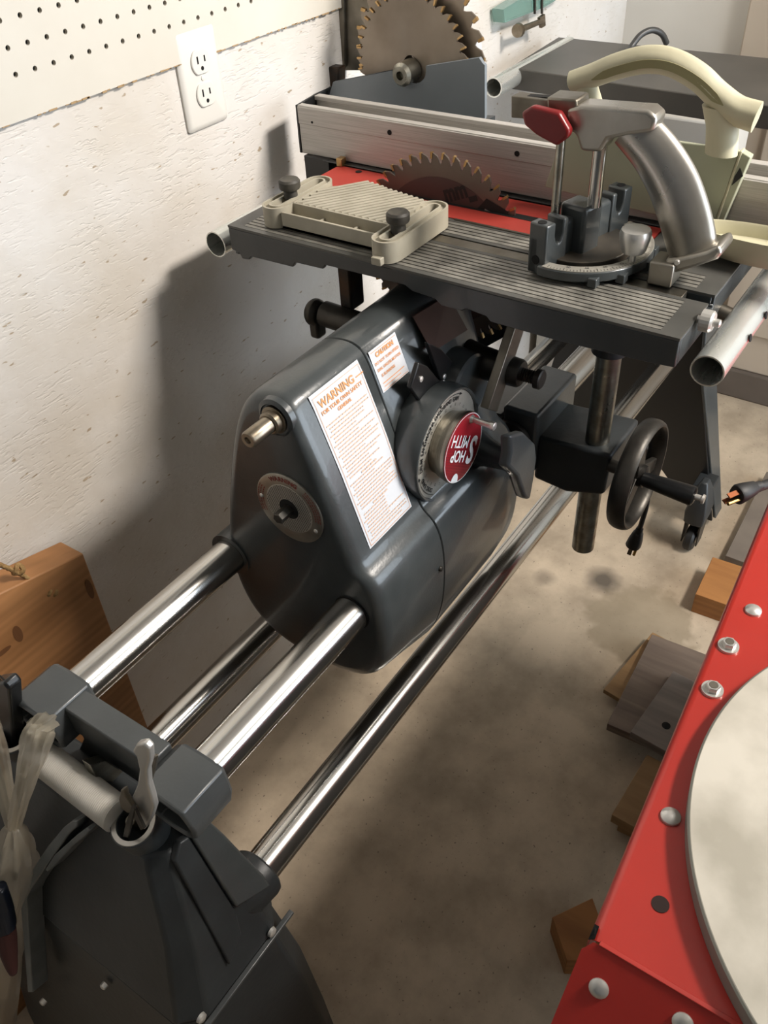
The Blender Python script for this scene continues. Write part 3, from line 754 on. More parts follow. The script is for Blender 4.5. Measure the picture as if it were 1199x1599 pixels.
# items in the sockets
def ribbon(name, pts, wd, th, material, parent=None, tw=0.0):
    P = spline(pts, 6); m = M(); rs = []; n = len(P)
    for i, p in enumerate(P):
        t = (P[min(i + 1, n - 1)] - P[max(i - 1, 0)]).normalized(); s_ = t.cross(Vector((0, 0, 1)))
        if s_.length < 0.1: s_ = Vector((0, 1, 0))
        s_.normalize(); s_ = Matrix.Rotation(tw * i / n, 3, t) @ s_; u = t.cross(s_)
        W = wd[min(int(i / n * len(wd)), len(wd) - 1)] if isinstance(wd, (list, tuple)) else wd
        rs.append([p + s_ * a * W / 2 + u * b * th / 2 for a, b in ((-1, -1), (1, -1), (1, 1), (-1, 1))])
    m.rings(rs); return m.build(name, material, parent, bevel=0.0006)
rb1 = thing('router_bit', cA - ax * 0.048, 'curved bare metal router bit standing in the front stand socket', 'router bit')
c = cA
m = M(); m.cyl(c - ax * 0.046, c + ax * 0.012, 0.0055, n=16, b=0.001); m.build('shank', STEEL, rb1)
def bit_px(pts, x, th, name, material, parent, bev=0.0012):
    m = M(); m.prism([on('X', x, a / 2.498, 1000 + b / 2.498) for a, b in pts], (th, 0, 0)); return m.build(name, material, parent, bevel=bev, seg=3)
bit_px([(515, 432), (530, 406), (558, 402), (580, 426), (583, 468), (572, 512), (576, 566), (592, 618), (600, 655), (586, 700), (562, 740), (548, 728), (532, 682), (500, 664), (510, 620), (534, 565), (542, 505), (530, 452)], c.x - 0.008, 0.007, 'cutter', SILV, rb1, 0.002)
bit_px([(470, 585), (484, 580), (490, 610), (510, 640), (530, 668), (500, 676), (470, 655), (462, 620)], c.x - 0.012, 0.005, 'wing', STEEL, rb1)
rb2 = thing('router_bit', cA - ax * 0.048, 'straight dark router bit leaning beside the curved one in the front socket', 'router bit')
m = M(); m.cyl(c + Vector((0.002, -0.009, -0.045)), c + Vector((0.026, -.008, 0.028)), 0.0038, n=14, b=0.0008); m.build('shank', IRON, rb2)
bit_px([(590, 452), (608, 455), (602, 500), (584, 560), (570, 560), (576, 500)], c.x + 0.008, 0.004, 'flute', STEEL, rb2)
rb3 = thing('router_bit', cA - ax * 0.048, 'short flat black router bit low in the front stand socket', 'router bit')
bit_px([(512, 648), (526, 650), (520, 680), (498, 770), (478, 768), (490, 712)], c.x - 0.016, 0.003, 'blade', IRON, rb3, 0.0006)
bit_px([(524, 655), (540, 690), (562, 735), (548, 742), (522, 690)], c.x - 0.015, 0.003, 'blade', IRON, rb3, 0.0006)
# steel angle piece between the sockets
sc_ = thing('steel_catch', (0.235, 0.545, 0.67), 'bright bent steel catch below the grey cross bar', 'catch')
m = M(); m.prism([on('Y', 0.55, *p) for p in ((140, 1195), (165, 1187), (192, 1205), (176, 1222), (152, 1218))], (0, 0.012, 0)); m.build('plate', CHROME2, sc_, bevel=0.001)
m = M(); m.prism([on('X', 0.255, *p) for p in ((133, 1148), (150, 1165), (170, 1188), (140, 1196), (120, 1178))], (0.006, 0, -0.012)); m.build('web', IRON, sc_, bevel=0.001)

# table carriage --------------------------------------------------
m = M(); m.box(0.92, 1.048, 0.408, 0.462, 0.672, 0.771); m.box(0.92, 1.048, 0.462, 0.68, 0.672, 0.752)
cg = m.build('table_carriage', PAINT, mc, bevel=0.005, seg=3)
m = M(); m.rings([[(0.93, 0.412, 0.73), (0.93, 0.302, 0.738), (0.93, 0.305, 0.668), (0.93, 0.36, 0.650), (0.93, 0.412, 0.655)], [(1.03, 0.412, 0.73), (1.03, 0.302, 0.738), (1.03, 0.305, 0.668), (1.03, 0.36, 0.650), (1.03, 0.412, 0.655)]])
m.build('post_clamp', DARK, mc, bevel=0.005, seg=3)
m = M(); m.lathe((0.912, YF, ZW), (1, 0, 0), [(0, RW + 0.0005), (0, 0.031), (0.02, 0.031)], 36, cap0=False); m.build('bearing_collar', RUST, mc)
# hand wheel
HW = on('Y', 0.262, 996, 741)
wh = None
def torus(m, c, R, r, asp=1.0, n=48, k=14):
    rs = []
    for i in range(n):
        a = 2 * PI * i / n; e1 = Vector((math.cos(a), 0, math.sin(a)))
        rs.append([c + e1 * (R + r * asp * math.cos(2 * PI * j / k)) + Vector((0, 1, 0)) * r * 1.8 * math.sin(2 * PI * j / k) for j in range(k)])
    m.rings(rs, close=True)
m = M(); torus(m, HW, 0.0715, 0.0070, 0.85); wh = m.build('hand_wheel', IRON, mc)
for k in range(3):
    a = math.radians(100 + 120 * k); e1 = Vector((math.cos(a), 0, math.sin(a))); e2 = Vector((-math.sin(a), 0, math.cos(a)))
    m = M(); m.rings([[HW + e1 * r + e2 * s_ * wd + Vector((0, t, 0)) for s_, t in ((-1, -.004), (1, -.004), (1, .004), (-1, .004))] for r, wd in ((0.008, 0.013), (0.070, 0.009))]); m.build('spoke', IRON, wh, bevel=0.0015)
m = M(); m.lathe(HW + Vector((0, 0.04, 0)), (0, -1, 0), [(0, 0.009), (0.028, 0.009), (0.028, 0.017), (0.05, 0.015), (0.052, 0.010)], 24); m.build('wheel_hub', IRON, wh)
h0 = HW + Vector((-0.010, -0.010, 0.004))
m = M(); m.lathe(h0, (0.0, -1, -0.02), [(0, 0.009), (0.004, 0.0098), (0.03, 0.0115), (0.064, 0.0132), (0.068, 0.0128), (0.07, 0.009)], 24); m.build('crank_grip', BLACK, wh)
m = M(); m.lathe(h0 + Vector((0, -0.069, -0.001)), (0, -1, 0), [(0, 0.004), (0.010, 0.004), (0.010, 0.0065), (0.013, 0.006)], 16); m.build('grip_pin', SILV, wh)

# far stand -------------------------------------------------------
fs = thing('machine_far_stand', (1.75, 0.54, 0), 'black sheet metal far end stand of the machine on a swivel castor', 'stand')
m = M(); m.prism([(1.72, 0.43, 0.76), (1.72, 0.65, 0.76), (1.72, 0.80, 0.03), (1.72, 0.70, 0.03), (1.72, 0.64, 0.14), (1.72, 0.44, 0.14), (1.72, 0.335, 0.03), (1.72, 0.29, 0.03), (1.72, 0.39, 0.42)], (0.008, 0, 0))
m.build('end_panel', BLACK, fs, bevel=0.002)
m = M(); m.rings([[(1.715, 0.425, 0.76), (1.80, 0.425, 0.76), (1.80, 0.433, 0.76), (1.715, 0.433, 0.76)], [(1.715, 0.384, 0.42), (1.80, 0.384, 0.42), (1.80, 0.392, 0.42), (1.715, 0.392, 0.42)], [(1.735, 0.285, 0.03), (1.78, 0.285, 0.03), (1.78, 0.293, 0.03), (1.735, 0.293, 0.03)]])
m.build('side_flange', PAINT, fs, bevel=0.002)
for px in ((1083, 627), (1092, 660), (1121, 682), (1118, 745)):
    p = on('Y', 0.37 if px[1] < 700 else 0.305, *px)
m = M()
kc = on('X', 1.64, 1100, 790); kc = Vector((1.64, 0.312, 0.0))
kt = thing('swivel_castor', (kc.x, kc.y, 0), 'black swivel castor with a hooded fork below the far stand', 'castor')
m = M(); m.cyl((kc.x, kc.y - 0.011, 0.033), (kc.x, kc.y + 0.011, 0.033), 0.033, n=32, b=0.005); m.build('wheel', RUBBER, kt)
m = M(); m.lathe((kc.x, kc.y - 0.0135, 0.033), (0, 1, 0), [(0, 0.012), (0.027, 0.012)], 20); m.build('axle', SILV, kt)
m = M()
for s in (-1, 1): m.prism([(kc.x - 0.02, kc.y + s * 0.016, 0.025), (kc.x + 0.015, kc.y + s * 0.016, 0.025), (kc.x + 0.035, kc.y + s * 0.016, 0.085), (kc.x - 0.02, kc.y + s * 0.016, 0.085)], (0, s * 0.003, 0))
m.box(kc.x - 0.02, kc.x + 0.035, kc.y - 0.019, kc.y + 0.019, 0.083, 0.09); m.build('fork', IRON, kt, bevel=0.001)
m = M(); m.rings([[(kc.x + .005 + a * s_, kc.y + b * s_, z) for a, b in ((-.028, -.022), (.03, -.022), (.034, 0), (.03, .022), (-.028, .022), (-.034, 0))] for z, s_ in ((0.088, 1.0), (0.12, 1.08), (0.17, 0.75), (0.20, 0.35))]); m.build('hood', DARK, kt, bevel=0.003)
m = M(); m.box(kc.x + 0.0, kc.x + 0.09, kc.y - 0.012, kc.y + 0.03, 0.14, 0.16); m.build('bracket', DARK, kt, bevel=0.002)

# ================================================================= SAW TABLE
ZT = 1.03
tb = thing('saw_table', (0.958, 0.333, 0.5), 'dark grey ribbed saw table with red blade insert raised on a steel post', 'table')
XA, XB, YA, YB = 0.757, 1.215, 0.197, 0.772
sl0, sl1 = 0.838, 0.858
m = M()
m.box(XA + 0.003, sl0, YA + 0.003, YB - 0.003, 1.018, 1.0272); m.box(sl0, sl1, YA, YB, 1.010, 1.0165); m.box(sl1, XB - 0.003, YA + 0.003, YB - 0.003, 1.018, 1.0272)
m.box(sl0 - 0.003, sl0, YA, YB, 1.010, 1.019); m.box(sl1, sl1 + 0.003, YA, YB, 1.010, 1.019)
# rear skirt and end skirts with a gap at the slot
m.box(XB - 0.006, XB, YA, YB, 0.985, 1.027)
m.box(XA + 0.006, sl0 - 0.002, YA, YA + 0.006, 0.998, 1.027); m.box(sl1 + 0.002, XB - 0.006, YA, YA + 0.006, 1.000, 1.027)
m.box(XA + 0.006, sl0 - 0.002, YB - 0.006, YB, 0.990, 1.027); m.box(sl1 + 0.002, XB - 0.006, YB - 0.006, YB, 0.990, 1.027)
top = m.build('table_top', TABLE, tb, bevel=0.001, seg=1)
# front apron with stepped lower edge
ap = [(0.772, 1.0269), (0.197, 1.0269), (0.197, 0.998), (0.225, 0.996), (0.32, 0.993), (0.40, 0.994), (0.405, 0.999), (0.43, 1.002), (0.436, 0.998), (0.462, 0.998), (0.470, 1.004), (0.50, 1.006), (0.51, 1.011), (0.622, 1.010), (0.626, 1.004), (0.668, 1.003), (0.673, 0.996), (0.74, 0.995), (0.744, 0.990), (0.756, 0.989), (0.760, 0.996), (0.772, 0.998)]
m = M(); m.prism([(XA, y, z) for y, z in ap], (0.006, 0, 0)); m.build('front_apron', TABLE, tb, bevel=0.001, seg=1)
# top surface: margins and ribs standing on the slab
m = M(); y0, y1 = YA + 0.022, YB - 0.020
for a, b in ((XA, XA + 0.0075), (sl0 - 0.006, sl0), (sl1, sl1 + 0.006)): m.box(a, b, y0, y1, 1.027, ZT)
m.box(XA, sl0, YA, y0, 1.027, ZT); m.box(XA, sl0, y1, YB, 1.027, ZT)
m.box(sl1, 0.903, YA, y0, 1.027, ZT); m.box(sl1, 0.903, y1, YB, 1.027, ZT)
m.box(0.896, 0.903, y0, y1, 1.027, ZT); m.box(0.99, XB, YA, YB, 1.027, ZT); m.box(0.903, 0.99, YA, 0.30, 1.027, ZT)
m.build('top_margin', mat('worn_table_enamel', '#5a5955', 0.4, 0.3, '#4d4d4a', 20), tb, smooth=0)
def ribs(a, b, n, y0, y1):
    p = (b - a) / n
    for i in range(n):
        m = M(); m.box(a + i * p + 0.0010, a + (i + 1) * p - 0.0010, y0, y1, 1.027, ZT); m.build('table_rib', RIB, tb, smooth=0)
ribs(XA + 0.0075, sl0 - 0.006, 9, y0, y1); ribs(sl1 + 0.006, 0.896, 4, y0, y1)
m = M(); m.box(XA + 0.006, sl0 - 0.004, y0, y1, 1.0272, 1.0276); m.box(sl1 + 0.004, 0.897, y0, y1, 1.0272, 1.0276); m.build('groove_floor', HOLE, tb, smooth=0)
m = M(); m.box(0.9040, 0.9895, 0.302, 0.770, 1.0272, ZT + 0.0005); ins = m.build('blade_insert', REDI, tb); tag(ins, 'red painted blade insert')
m = M(); m.box(0.938, 0.951, 0.415, 0.70, 1.0305, 1.0309); m.build('blade_slot', HOLE, ins, smooth=0)
for px in ((560, 268),):
    p = on('Z', ZT + 0.001, *px); m = M(); m.lathe(p, (0, 0, 1), [(-0.0002, 0.0045), (0.0003, 0.0045)], 16); m.build('screw_recess', RUST, ins)
m = M(); m.box(0.9, 0.9035, 0.31, 0.53, ZT - 0.0005, ZT + 0.0012); m.build('insert_edge', STEEL, tb)
# posts and tubes
PX, PY = 0.958, 0.334
m = M(); m.lathe((PX, PY, 0.535), (0, 0, 1), [(0, 0.0145), (0.0, 0.0165), (0.40, 0.0165), (0.40, 0.014)], 36); m.build('post', CHROME2, tb)
m = M(); m.lathe((PX, PY, 0.875), (0, 0, 1), [(0, 0.0185), (0.0, 0.0235), (0.03, 0.025), (0.11, 0.03), (0.145, 0.034)], 28); m.build('post_flange', DARK, tb, bevel=0.001)
m = M(); m.lathe((PX, 0.60, 0.77), (0, 0, 1), [(0, 0.0165), (0.2, 0.0165)], 28); m.build('post', CHROME2, tb)
m = M(); m.lathe((0.783, 0.172, 0.988), (1, 0, 0), [(0, 0.0155), (0, 0.0170), (0.70, 0.0170), (0.70, 0.0155)], 44, close=True); t1 = m.build('rail_tube', GALV, tb)
m = M()
for x in (0.86, 0.915, 1.0): m.lathe((x, 0.1545, 0.992), (0, -1, 0.2), [(0, 0.0042), (0.0012, 0.0042)], 16)
m.build('rail_hole', HOLE, t1)
m = M(); m.lathe((0.775, 0.818, 0.988), (1, 0, 0), [(0, 0.0155), (0, 0.0170), (0.44, 0.0170), (0.44, 0.0155)], 44, close=True); m.build('rail_tube', GALV, tb)
for x in (0.90, 1.15):
    m = M(); m.cyl((x, YA + 0.002, 0.993), (x, 0.184, 0.990), 0.008, n=18); m.build('tube_mount', STEEL, tb)
    m = M(); m.cyl((x, YB - 0.002, 0.993), (x, 0.806, 0.990), 0.008, n=18); m.build('tube_mount', STEEL, tb)
kp = on('Y', 0.185, 1108, 502)
m = M(); m.lathe((kp.x, YA, kp.z), (0, -1, 0), [(0, 0.004), (0.004, 0.004), (0.004, 0.011), (0.014, 0.011), (0.016, 0.009), (0.016, 0.004), (0.022, 0.004), (0.023, 0.002)], 20); m.build('knurled_knob', SILV, tb, smooth=15)
# trunnion below the rear of the table
m = M(); m.box(0.845, 0.875, 0.655, 0.675, 0.90, 1.018); m.box(0.885, 0.93, 0.60, 0.66, 0.95, 1.018); m.build('trunnion', RUST, tb, bevel=0.003)
ka = on('X', 0.84, 500, 490); kb = on('X', 0.84, 560, 508)
m = M(); m.cyl(on('X', 0.84, 505, 489), on('X', 0.84, 575, 512), 0.0175, n=28, b=0.002); m.build('tilt_shaft', IRON, tb)
m = M(); c = on('X', 0.84, 497, 489); d = (kb - ka).normalized()
m.lathe(c + d * 0.004, -d, [(0, 0.015), (0.003, 0.019), (0.012, 0.019), (0.018, 0.016), (0.02, 0.010)], 28)
m.box(c.x - 0.012, c.x + 0.008, c.y - 0.006, c.y + 0.010, c.z - 0.035, c.z); m.build('tilt_knob', IRON, tb, bevel=0.004)

# blade in the table ------------------------------------------------
def saw_blade(name, c, nrm, R, teeth, hook, label, group, bmat, tipmat, th=0.0025, gullet=0.011, up=Vector((0, 0, 1)), tipw=0.0):
    t = thing(name, c, label, 'saw blade', group)
    n_ = Vector(nrm).normalized(); e1 = up.cross(n_).normalized(); e2 = n_.cross(e1)
    pts = []; tips = []
    for k in range(teeth):
        a = 2 * PI * k / teeth; s_ = 2 * PI / teeth
        for f, r in ((0.0, R), (0.16, R - 0.0005), (0.48, R - 0.004), (0.66, R - gullet * 0.8), (0.78, R - gullet), (0.92, R - gullet * 0.8)):
            pts.append((r, hook * (a + s_ * f)))
        tips.append(hook * a)
    P = lambda r, a, o: Vector(c) + e1 * r * math.cos(a) + e2 * r * math.sin(a) + n_ * o
    m = M(); n = len(pts)
    m.rings([[P(0.012, a, th / 2) for r, a in pts], [P(r, a, th / 2) for r, a in pts], [P(r, a, -th / 2) for r, a in pts], [P(0.012, a, -th / 2) for r, a in pts]], close=True)
    m.build('disc', bmat, t, smooth=30)
    m = M(); q = 2 * PI / teeth * hook
    for a in tips:
        o = th * 0.8
        m.rings([[P(R + 0.0008, a - 0.05 * q, s_ * o), P(R + 0.0003, a + 0.13 * q, s_ * o), P(R - 0.007, a + 0.05 * q, s_ * o), P(R - 0.007, a - 0.12 * q, s_ * o)] for s_ in (-1, 1)])
    tag(m.build('carbide_tip', tipmat, t, smooth=0), kind='stuff')
    return t, P
BC = Vector((0.944, 0.572, 0.963))
sb, P_ = saw_blade('circular_saw_blade', BC, (-1, 0, 0), 0.127, 48, -1, 'brown steel circular saw blade rising through the red table insert', None, BLADE, TIP, 0.0026, 0.014)
m = M(); m.lathe(BC, (-1, 0, 0), [(0.0014, 0.030), (0.0014, 0.098), (0.0016, 0.098), (0.0016, 0.030)], 72, close=True)
m.build('red_ring', mat('dark_print_red_reflection', '#4a3533', 0.5, 0.0), sb)  # dark centre of the blade with a red reflection put into its colour
def bmap(u, v): return (BC.x - 0.0019, BC.y - u, BC.z + v)
m = M(); put_text(m, 'mm', 0.030, bmap, 0.018, 0.083, bold=0.0012, rot=0.38, width=0.034)
for (u, v, L_, h) in ((0.040, 0.0735, 0.012, 0.007),): 
    c_, s_ = math.cos(.38), math.sin(.38); m.add([bmap(u + a * c_ - b * s_, v + a * s_ + b * c_) for a, b in ((0, 0), (L_, 0), (L_, h), (0, h))], [(0, 1, 2, 3)])
c_, s_ = math.cos(-.35), math.sin(-.35)
m.add([bmap(0.040 + a * c_ - b * s_, 0.055 + a * s_ + b * c_) for a, b in ((0, 0), (.045, 0), (.045, .034), (0.012, .034))], [(0, 1, 2, 3)])
m.build('blade_print', BLACKP, sb, smooth=0)
m = M(); put_text(m, 'n', 0.028, lambda u, v: (BC.x - 0.0023, BC.y - u, BC.z + v), 0.066, 0.063, bold=0.0012, rot=-0.3)
m.build('white_letter', mat('pale_pink_print', '#9c8a86', 0.5), sb, smooth=0)
for k in range(1):
    a0 = 2.0
# arbor holding the blade, part of the headstock
m = M(); m.lathe((0.89, BC.y, BC.z), (1, 0, 0), [(0, 0.016), (0.045, 0.016), (0.046, 0.026), (0.052, 0.026)], 28); m.lathe((0.947, BC.y, BC.z), (1, 0, 0), [(0, 0.026), (0.006, 0.026), (0.006, 0.014), (0.02, 0.014)], 28)
m.build('saw_arbor', IRON, mc)
# lower guard hung behind the blade
m = M(); m.prism([(0.968, 0.43, 0.99), (0.968, 0.71, 0.99), (0.968, 0.71, 0.90), (0.968, 0.64, 0.83), (0.968, 0.52, 0.82), (0.968, 0.45, 0.88)], (0.03, 0, 0)); m.build('dust_guard', BLACK, tb, bevel=0.004)

# rip fence ----------------------------------------------------------
rf = thing('rip_fence', (1.02, 0.45, ZT), 'long brushed aluminium rip fence lying across the saw table', 'fence')
m = M(); FA, FB = 0.11, 0.843
m.box(0.999, 1.004, FA, FB, 1.034, 1.098); m.box(0.9978, 1.000, FA, FB, 1.075, 1.098); m.box(0.999, 1.010, FA, FB, 1.094, 1.0995)
m.box(1.042, 1.048, FA, FB, 1.034, 1.100); m.box(1.038, 1.050, FA, FB, 1.096, 1.102); m.box(1.004, 1.042, FA, FB, 1.080, 1.084); m.box(1.004, 1.042, FA, FB, 1.034, 1.038)
fr = m.build('extrusion', ALUB, rf, bevel=0.001, seg=2)
m = M(); m.prism([(0.998, FB, 1.034), (1.05, FB, 1.034), (1.05, FB, 1.103), (0.999, FB, 1.099)], (0, 0.004, 0)); m.build('end_cap', BLACK, rf, bevel=0.001)
for px, r in (((608, 207), .0034), ((807, 240), .0034), ((487, 191), .0016)):
    p = on('X', 0.9975, *px); m = M(); m.lathe(p, (-1, 0, 0), [(-0.0003, r), (0.0003, r)], 16); m.build('bolt_hole', HOLE, rf)
m = M(); m.box(0.992, 1.05, 0.79, 0.835, 0.975, 1.034); m.box(0.99, 0.999, 0.30, 0.80, 1.0308, 1.0335); m.build('rail_clamp', BLACK, rf, bevel=0.002)
p = on('Z', 1.034, 535, 254); m = M(); m.box(0.984, 0.996, p.y - 0.004, p.y + 0.005, 1.0308, 1.042); m.build('clamp_tab', TIP, rf, bevel=0.001)

# ================================================================= featherboard
fb = thing('featherboard', (0.82, 0.63, ZT), 'tan plastic featherboard clamped flat on the ribbed table by two knobs', 'featherboard')
def stadium(cx, y, x0, x1, w_, z): 
    pts = []
    for k in range(11):
        a = -PI / 2 + PI * k / 10; pts.append((x1 - w_ + w_ * math.cos(a), y + w_ * math.sin(a), z))
    for k in range(11):
        a = PI / 2 + PI * k / 10; pts.append((x0 + w_ + w_ * math.cos(a), y + w_ * math.sin(a), z))
    return pts
for y, x0, x1 in ((0.716, 0.772, 0.892), (0.541, 0.754, 0.888)):
    m = M()
    z0, z1 = 1.0315, 1.056
    outer0, outer1 = stadium(0, y, x0, x1, 0.0175, z0), stadium(0, y, x0, x1, 0.0175, z1)
    o2 = stadium(0, y, x0 + .0025, x1 - .0025, 0.015, z1); i2 = stadium(0, y, x0 + .0025, x1 - .0025, 0.015, z1 - 0.004)
    s2 = stadium(0, y, x0 + .0085, x1 - .0085, 0.009, z1 - 0.004); s1 = stadium(0, y, x0 + .0085, x1 - .0085, 0.009, z1)
    s3 = stadium(0, y, x0 + .011, x1 - .011, 0.0065, z1); s4 = stadium(0, y, x0 + .011, x1 - .011, 0.0065, z0)
    m.rings([outer0, outer1, o2, i2, s2, s1, s3, s4], close=True); m.build('slotted_arm', KHAKI, fb, smooth=30)
m = M(); m.box(0.778, 0.7815, 0.557, 0.70, 1.0315, 1.052); m.box(0.778, 0.803, 0.557, 0.70, 1.0315, 1.036); m.box(0.800, 0.803, 0.557, 0.70, 1.0315, 1.056)
m.box(0.7815, 0.80, 0.60, 0.603, 1.034, 1.046); m.box(0.7815, 0.80, 0.65, 0.653, 1.034, 1.046); m.build('front_rail', KHAKI, fb, bevel=0.0006)
m = M(); comb = [(0.803, 0.698), (0.880, 0.698), (0.905, 0.66), (0.885, 0.558), (0.803, 0.558)]
m.prism([(x, y, 1.034) for x, y in comb], (0, 0, 0.016)); m.build('comb_body', KHAKI, fb, bevel=0.0006)
for i in range(17):      # the slanting fingers
    yb = 0.727 - i * 0.0098; a = Vector((0.806, yb)); dr = Vector((0.82, -0.57)).normalized()
    t0 = 0.0; pts = []
    L_ = 0.0
    while True:
        q = a + dr * (L_ + 0.002)
        if not (0.803 <= q.x <= 0.906 and 0.556 <= q.y) or (q.x > 0.905 - (0.66 - q.y) * 0.196 if q.y < 0.66 else q.x > 0.905 - (q.y - 0.66) * 0.66 and q.y < .698): break
        L_ += 0.002
        if L_ > 0.13: break
    if a.y > 0.698: t0 = (a.y - 0.698) / 0.57
    if L_ - t0 < 0.006: continue
    nn = Vector((-dr.y, dr.x)) * 0.0026; A = a + dr * t0; B = a + dr * L_
    m = M(); m.prism([(A.x + nn.x, A.y + nn.y, 1.0495), (B.x + nn.x, B.y + nn.y, 1.0495), (B.x - nn.x, B.y - nn.y, 1.0495), (A.x - nn.x, A.y - nn.y, 1.0495)], (0, 0, 0.0055)); m.build('finger', KHAKI, fb, smooth=0)
m = M(); m.prism([(0.765, 0.535, 1.0310), (0.765, 0.548, 1.0310), (0.748, 0.548, 1.0310), (0.748, 0.535, 1.0310)], (0, 0, 0.009)); m.build('foot', KHAKI, fb, bevel=0.001)
for y, px in ((0.716, (453, 297)), (0.541, (621, 333))):
    p = on('Y', y, *px); m = M()
    m.lathe((p.x, y, 1.053), (0, 0, 1), [(0, 0.009), (0.010, 0.0085), (0.012, 0.0125), (0.014, 0.0135), (0.021, 0.0135), (0.0235, 0.0115), (0.0225, 0.006)], 28)
    kb_ = m.build('clamp_knob', mat('dusty_black_knob', '#2a2824', 0.6, 0, '#4a463e', 60), fb)

# ================================================================= mitre gauge
mg = thing('mitre_gauge', (0.87, 0.32, ZT), 'cast mitre gauge with curved aluminium pistol grip standing in the table slot', 'mitre gauge')
A = Vector((0.812, 0.386, 0)); B = Vector((0.957, 0.352, 0)); d = (B - A).normalized(); nn = Vector((d.y, -d.x, 0))   # nn points towards the operator side (-Y)
if nn.y > 0: nn = -nn
def mgp(a, b, z): v = A + d * a + nn * b; return Vector((v.x, v.y, z))
LG = (B - A).length
def mbox(m, a0, a1, b0, b1, z0, z1): 
    m.rings([[mgp(a, b, z) for a, b in ((a0, b0), (a1, b0), (a1, b1), (a0, b1))] for z in (z0, z1)])
m = M(); z0 = ZT + 0.003
mbox(m, 0, LG, 0, 0.012, z0, z0 + 0.040)
m.build('face_plate', PAINT, mg, bevel=0.002)
for a0 in (0.0, LG - 0.036):      # two end blocks with a U notch
    m = M(); pts = [(0, 0), (0.036, 0), (0.036, 0.055), (0.028, 0.055), (0.028, 0.040), (0.025, 0.032), (0.0215, 0.0295), (0.018, 0.032), (0.015, 0.040), (0.015, 0.055), (0, 0.055)]
    if a0: pts = [(0.036 - x, z) for x, z in pts]
    m.rings([[mgp(a0 + x, b, z0 + z) for x, z in pts] for b in (-0.001, 0.022)]); e_ = m.build('notched_block', PAINT, mg, bevel=0.0018)
    c = mgp(a0 + (0.0065 if not a0 else 0.0295), 0.0105, z0 + 0.0552)
    m = M(); m.lathe(c, (0, 0, 1), [(0, 0.0048), (0.0003, 0.0048)], 18); m.build('screw_hole', HOLE, e_)
c = mgp(-0.0003, 0.010, z0 + 0.016); m = M(); m.lathe(c, -d, [(0, 0.005), (0.0003, 0.005)], 18); m.build('side_hole', HOLE, mg)
m = M(); mbox(m, 0.047, 0.078, 0.0, 0.034, z0, z0 + 0.062); mbox(m, 0.032, 0.12, 0.004, 0.02, z0, z0 + 0.05); m.build('rod_block', PAINT, mg, bevel=0.004, seg=3)
# half disc base with degree scale
cc = (LG * 0.5, 0.012)
def arcpts(r0, r1, a0, a1, z, n=32): 
    o = [(cc[0] + r1 * math.cos(a), cc[1] + r1 * math.sin(a)) for a in [a0 + (a1 - a0) * k / n for k in range(n + 1)]]
    i = [(cc[0] + r0 * math.cos(a), cc[1] + r0 * math.sin(a)) for a in [a1 + (a0 - a1) * k / n for k in range(n + 1)]]
    return [mgp(x, y, z) for x, y in o + i]
RG = 0.080
m = M(); m.rings([arcpts(0.064, RG, 0.05, PI - 0.05, z) for z in (z0 + 0.002, z0 + 0.013)]); m.build('base_rim', PAINT, mg, bevel=0.0015)
m = M(); m.rings([[mgp(x, y, z) for x, y in [(cc[0] + 0.0545 * math.cos(PI * k / 24), cc[1] + 0.0545 * math.sin(PI * k / 24)) for k in range(25)]] for z in (z0 + 0.002, z0 + 0.013)]); m.build('base_plate', mat('worn_brown_plate', '#6f665a', 0.4, 0.6, '#4f4b45', 20), mg, bevel=0.001)
m = M(); m.rings([arcpts(0.05, 0.066, 0.06, PI - 0.06, z) for z in (z0 + 0.001, z0 + 0.004)]); m.build('arc_slot', HOLE, mg)
m = M(); m.rings([arcpts(0.0665, RG - 0.001, 0.12, PI - 0.12, z) for z in (z0 + 0.013, z0 + 0.0138)]); sc1 = m.build('degree_scale', DIALM, mg)
m = M()
for k in range(61):
    a = 0.2 + (PI - 0.4) * k / 60; L_ = 0.0055 if k % 5 == 0 else 0.003; e1 = Vector((math.cos(a), math.sin(a))); e2 = Vector((-e1.y, e1.x)) * 0.0003; r = RG - 0.0015
    m.add([mgp(cc[0] + e1.x * q + e2.x * s_, cc[1] + e1.y * q + e2.y * s_, z0 + 0.0141) for q, s_ in ((r, -1), (r, 1), (r - L_, 1), (r - L_, -1))], [(0, 1, 2, 3)])
for k, t_ in enumerate(('30', '45', '60', '75', '90', '75', '60', '45', '30')):
    a = 0.2 + (PI - 0.4) * (k + 1) / 10; cx, cy = cc[0] + 0.0705 * math.cos(a), cc[1] + 0.0705 * math.sin(a)
    put_text(m, t_, 0.0050, lambda u, v, a=a, cx=cx, cy=cy: mgp(cx + u * math.sin(a) * 1 + v * -math.cos(a), cy - u * math.cos(a) - v * math.sin(a), z0 + 0.0141))
m.build('scale_print', BLACKP, sc1, smooth=0)
for a in (0.9, 1.35, 1.9, 2.3):
    c = mgp(cc[0] + RG * 0.985 * math.cos(a), cc[1] + RG * 0.985 * math.sin(a), 0)
    m = M(); m.box(c.x - 0.006, c.x + 0.006, c.y - 0.005, c.y + 0.005, ZT + 0.001, z0 + 0.008); m.build('stop_lug', PAINT, mg, bevel=0.001)
m = M(); m.box(0.8395, 0.8565, 0.225, 0.56, 1.0175, ZT - 0.0006); m.build('slot_bar', STEEL, mg, bevel=0.0005)
kc = on('Z', 1.075, 992, 368)
m = M(); m.cyl((kc.x, kc.y, z0 + 0.004), (kc.x, kc.y, 1.062), 0.004, n=16); m.lathe((kc.x, kc.y, 1.058), (0, 0, 1), [(0, 0.012), (0.003, 0.0135), (0.012, 0.0155), (0.020, 0.0165), (0.024, 0.015), (0.0245, 0.010)], 16); m.build('lock_knob', SILV, mg)
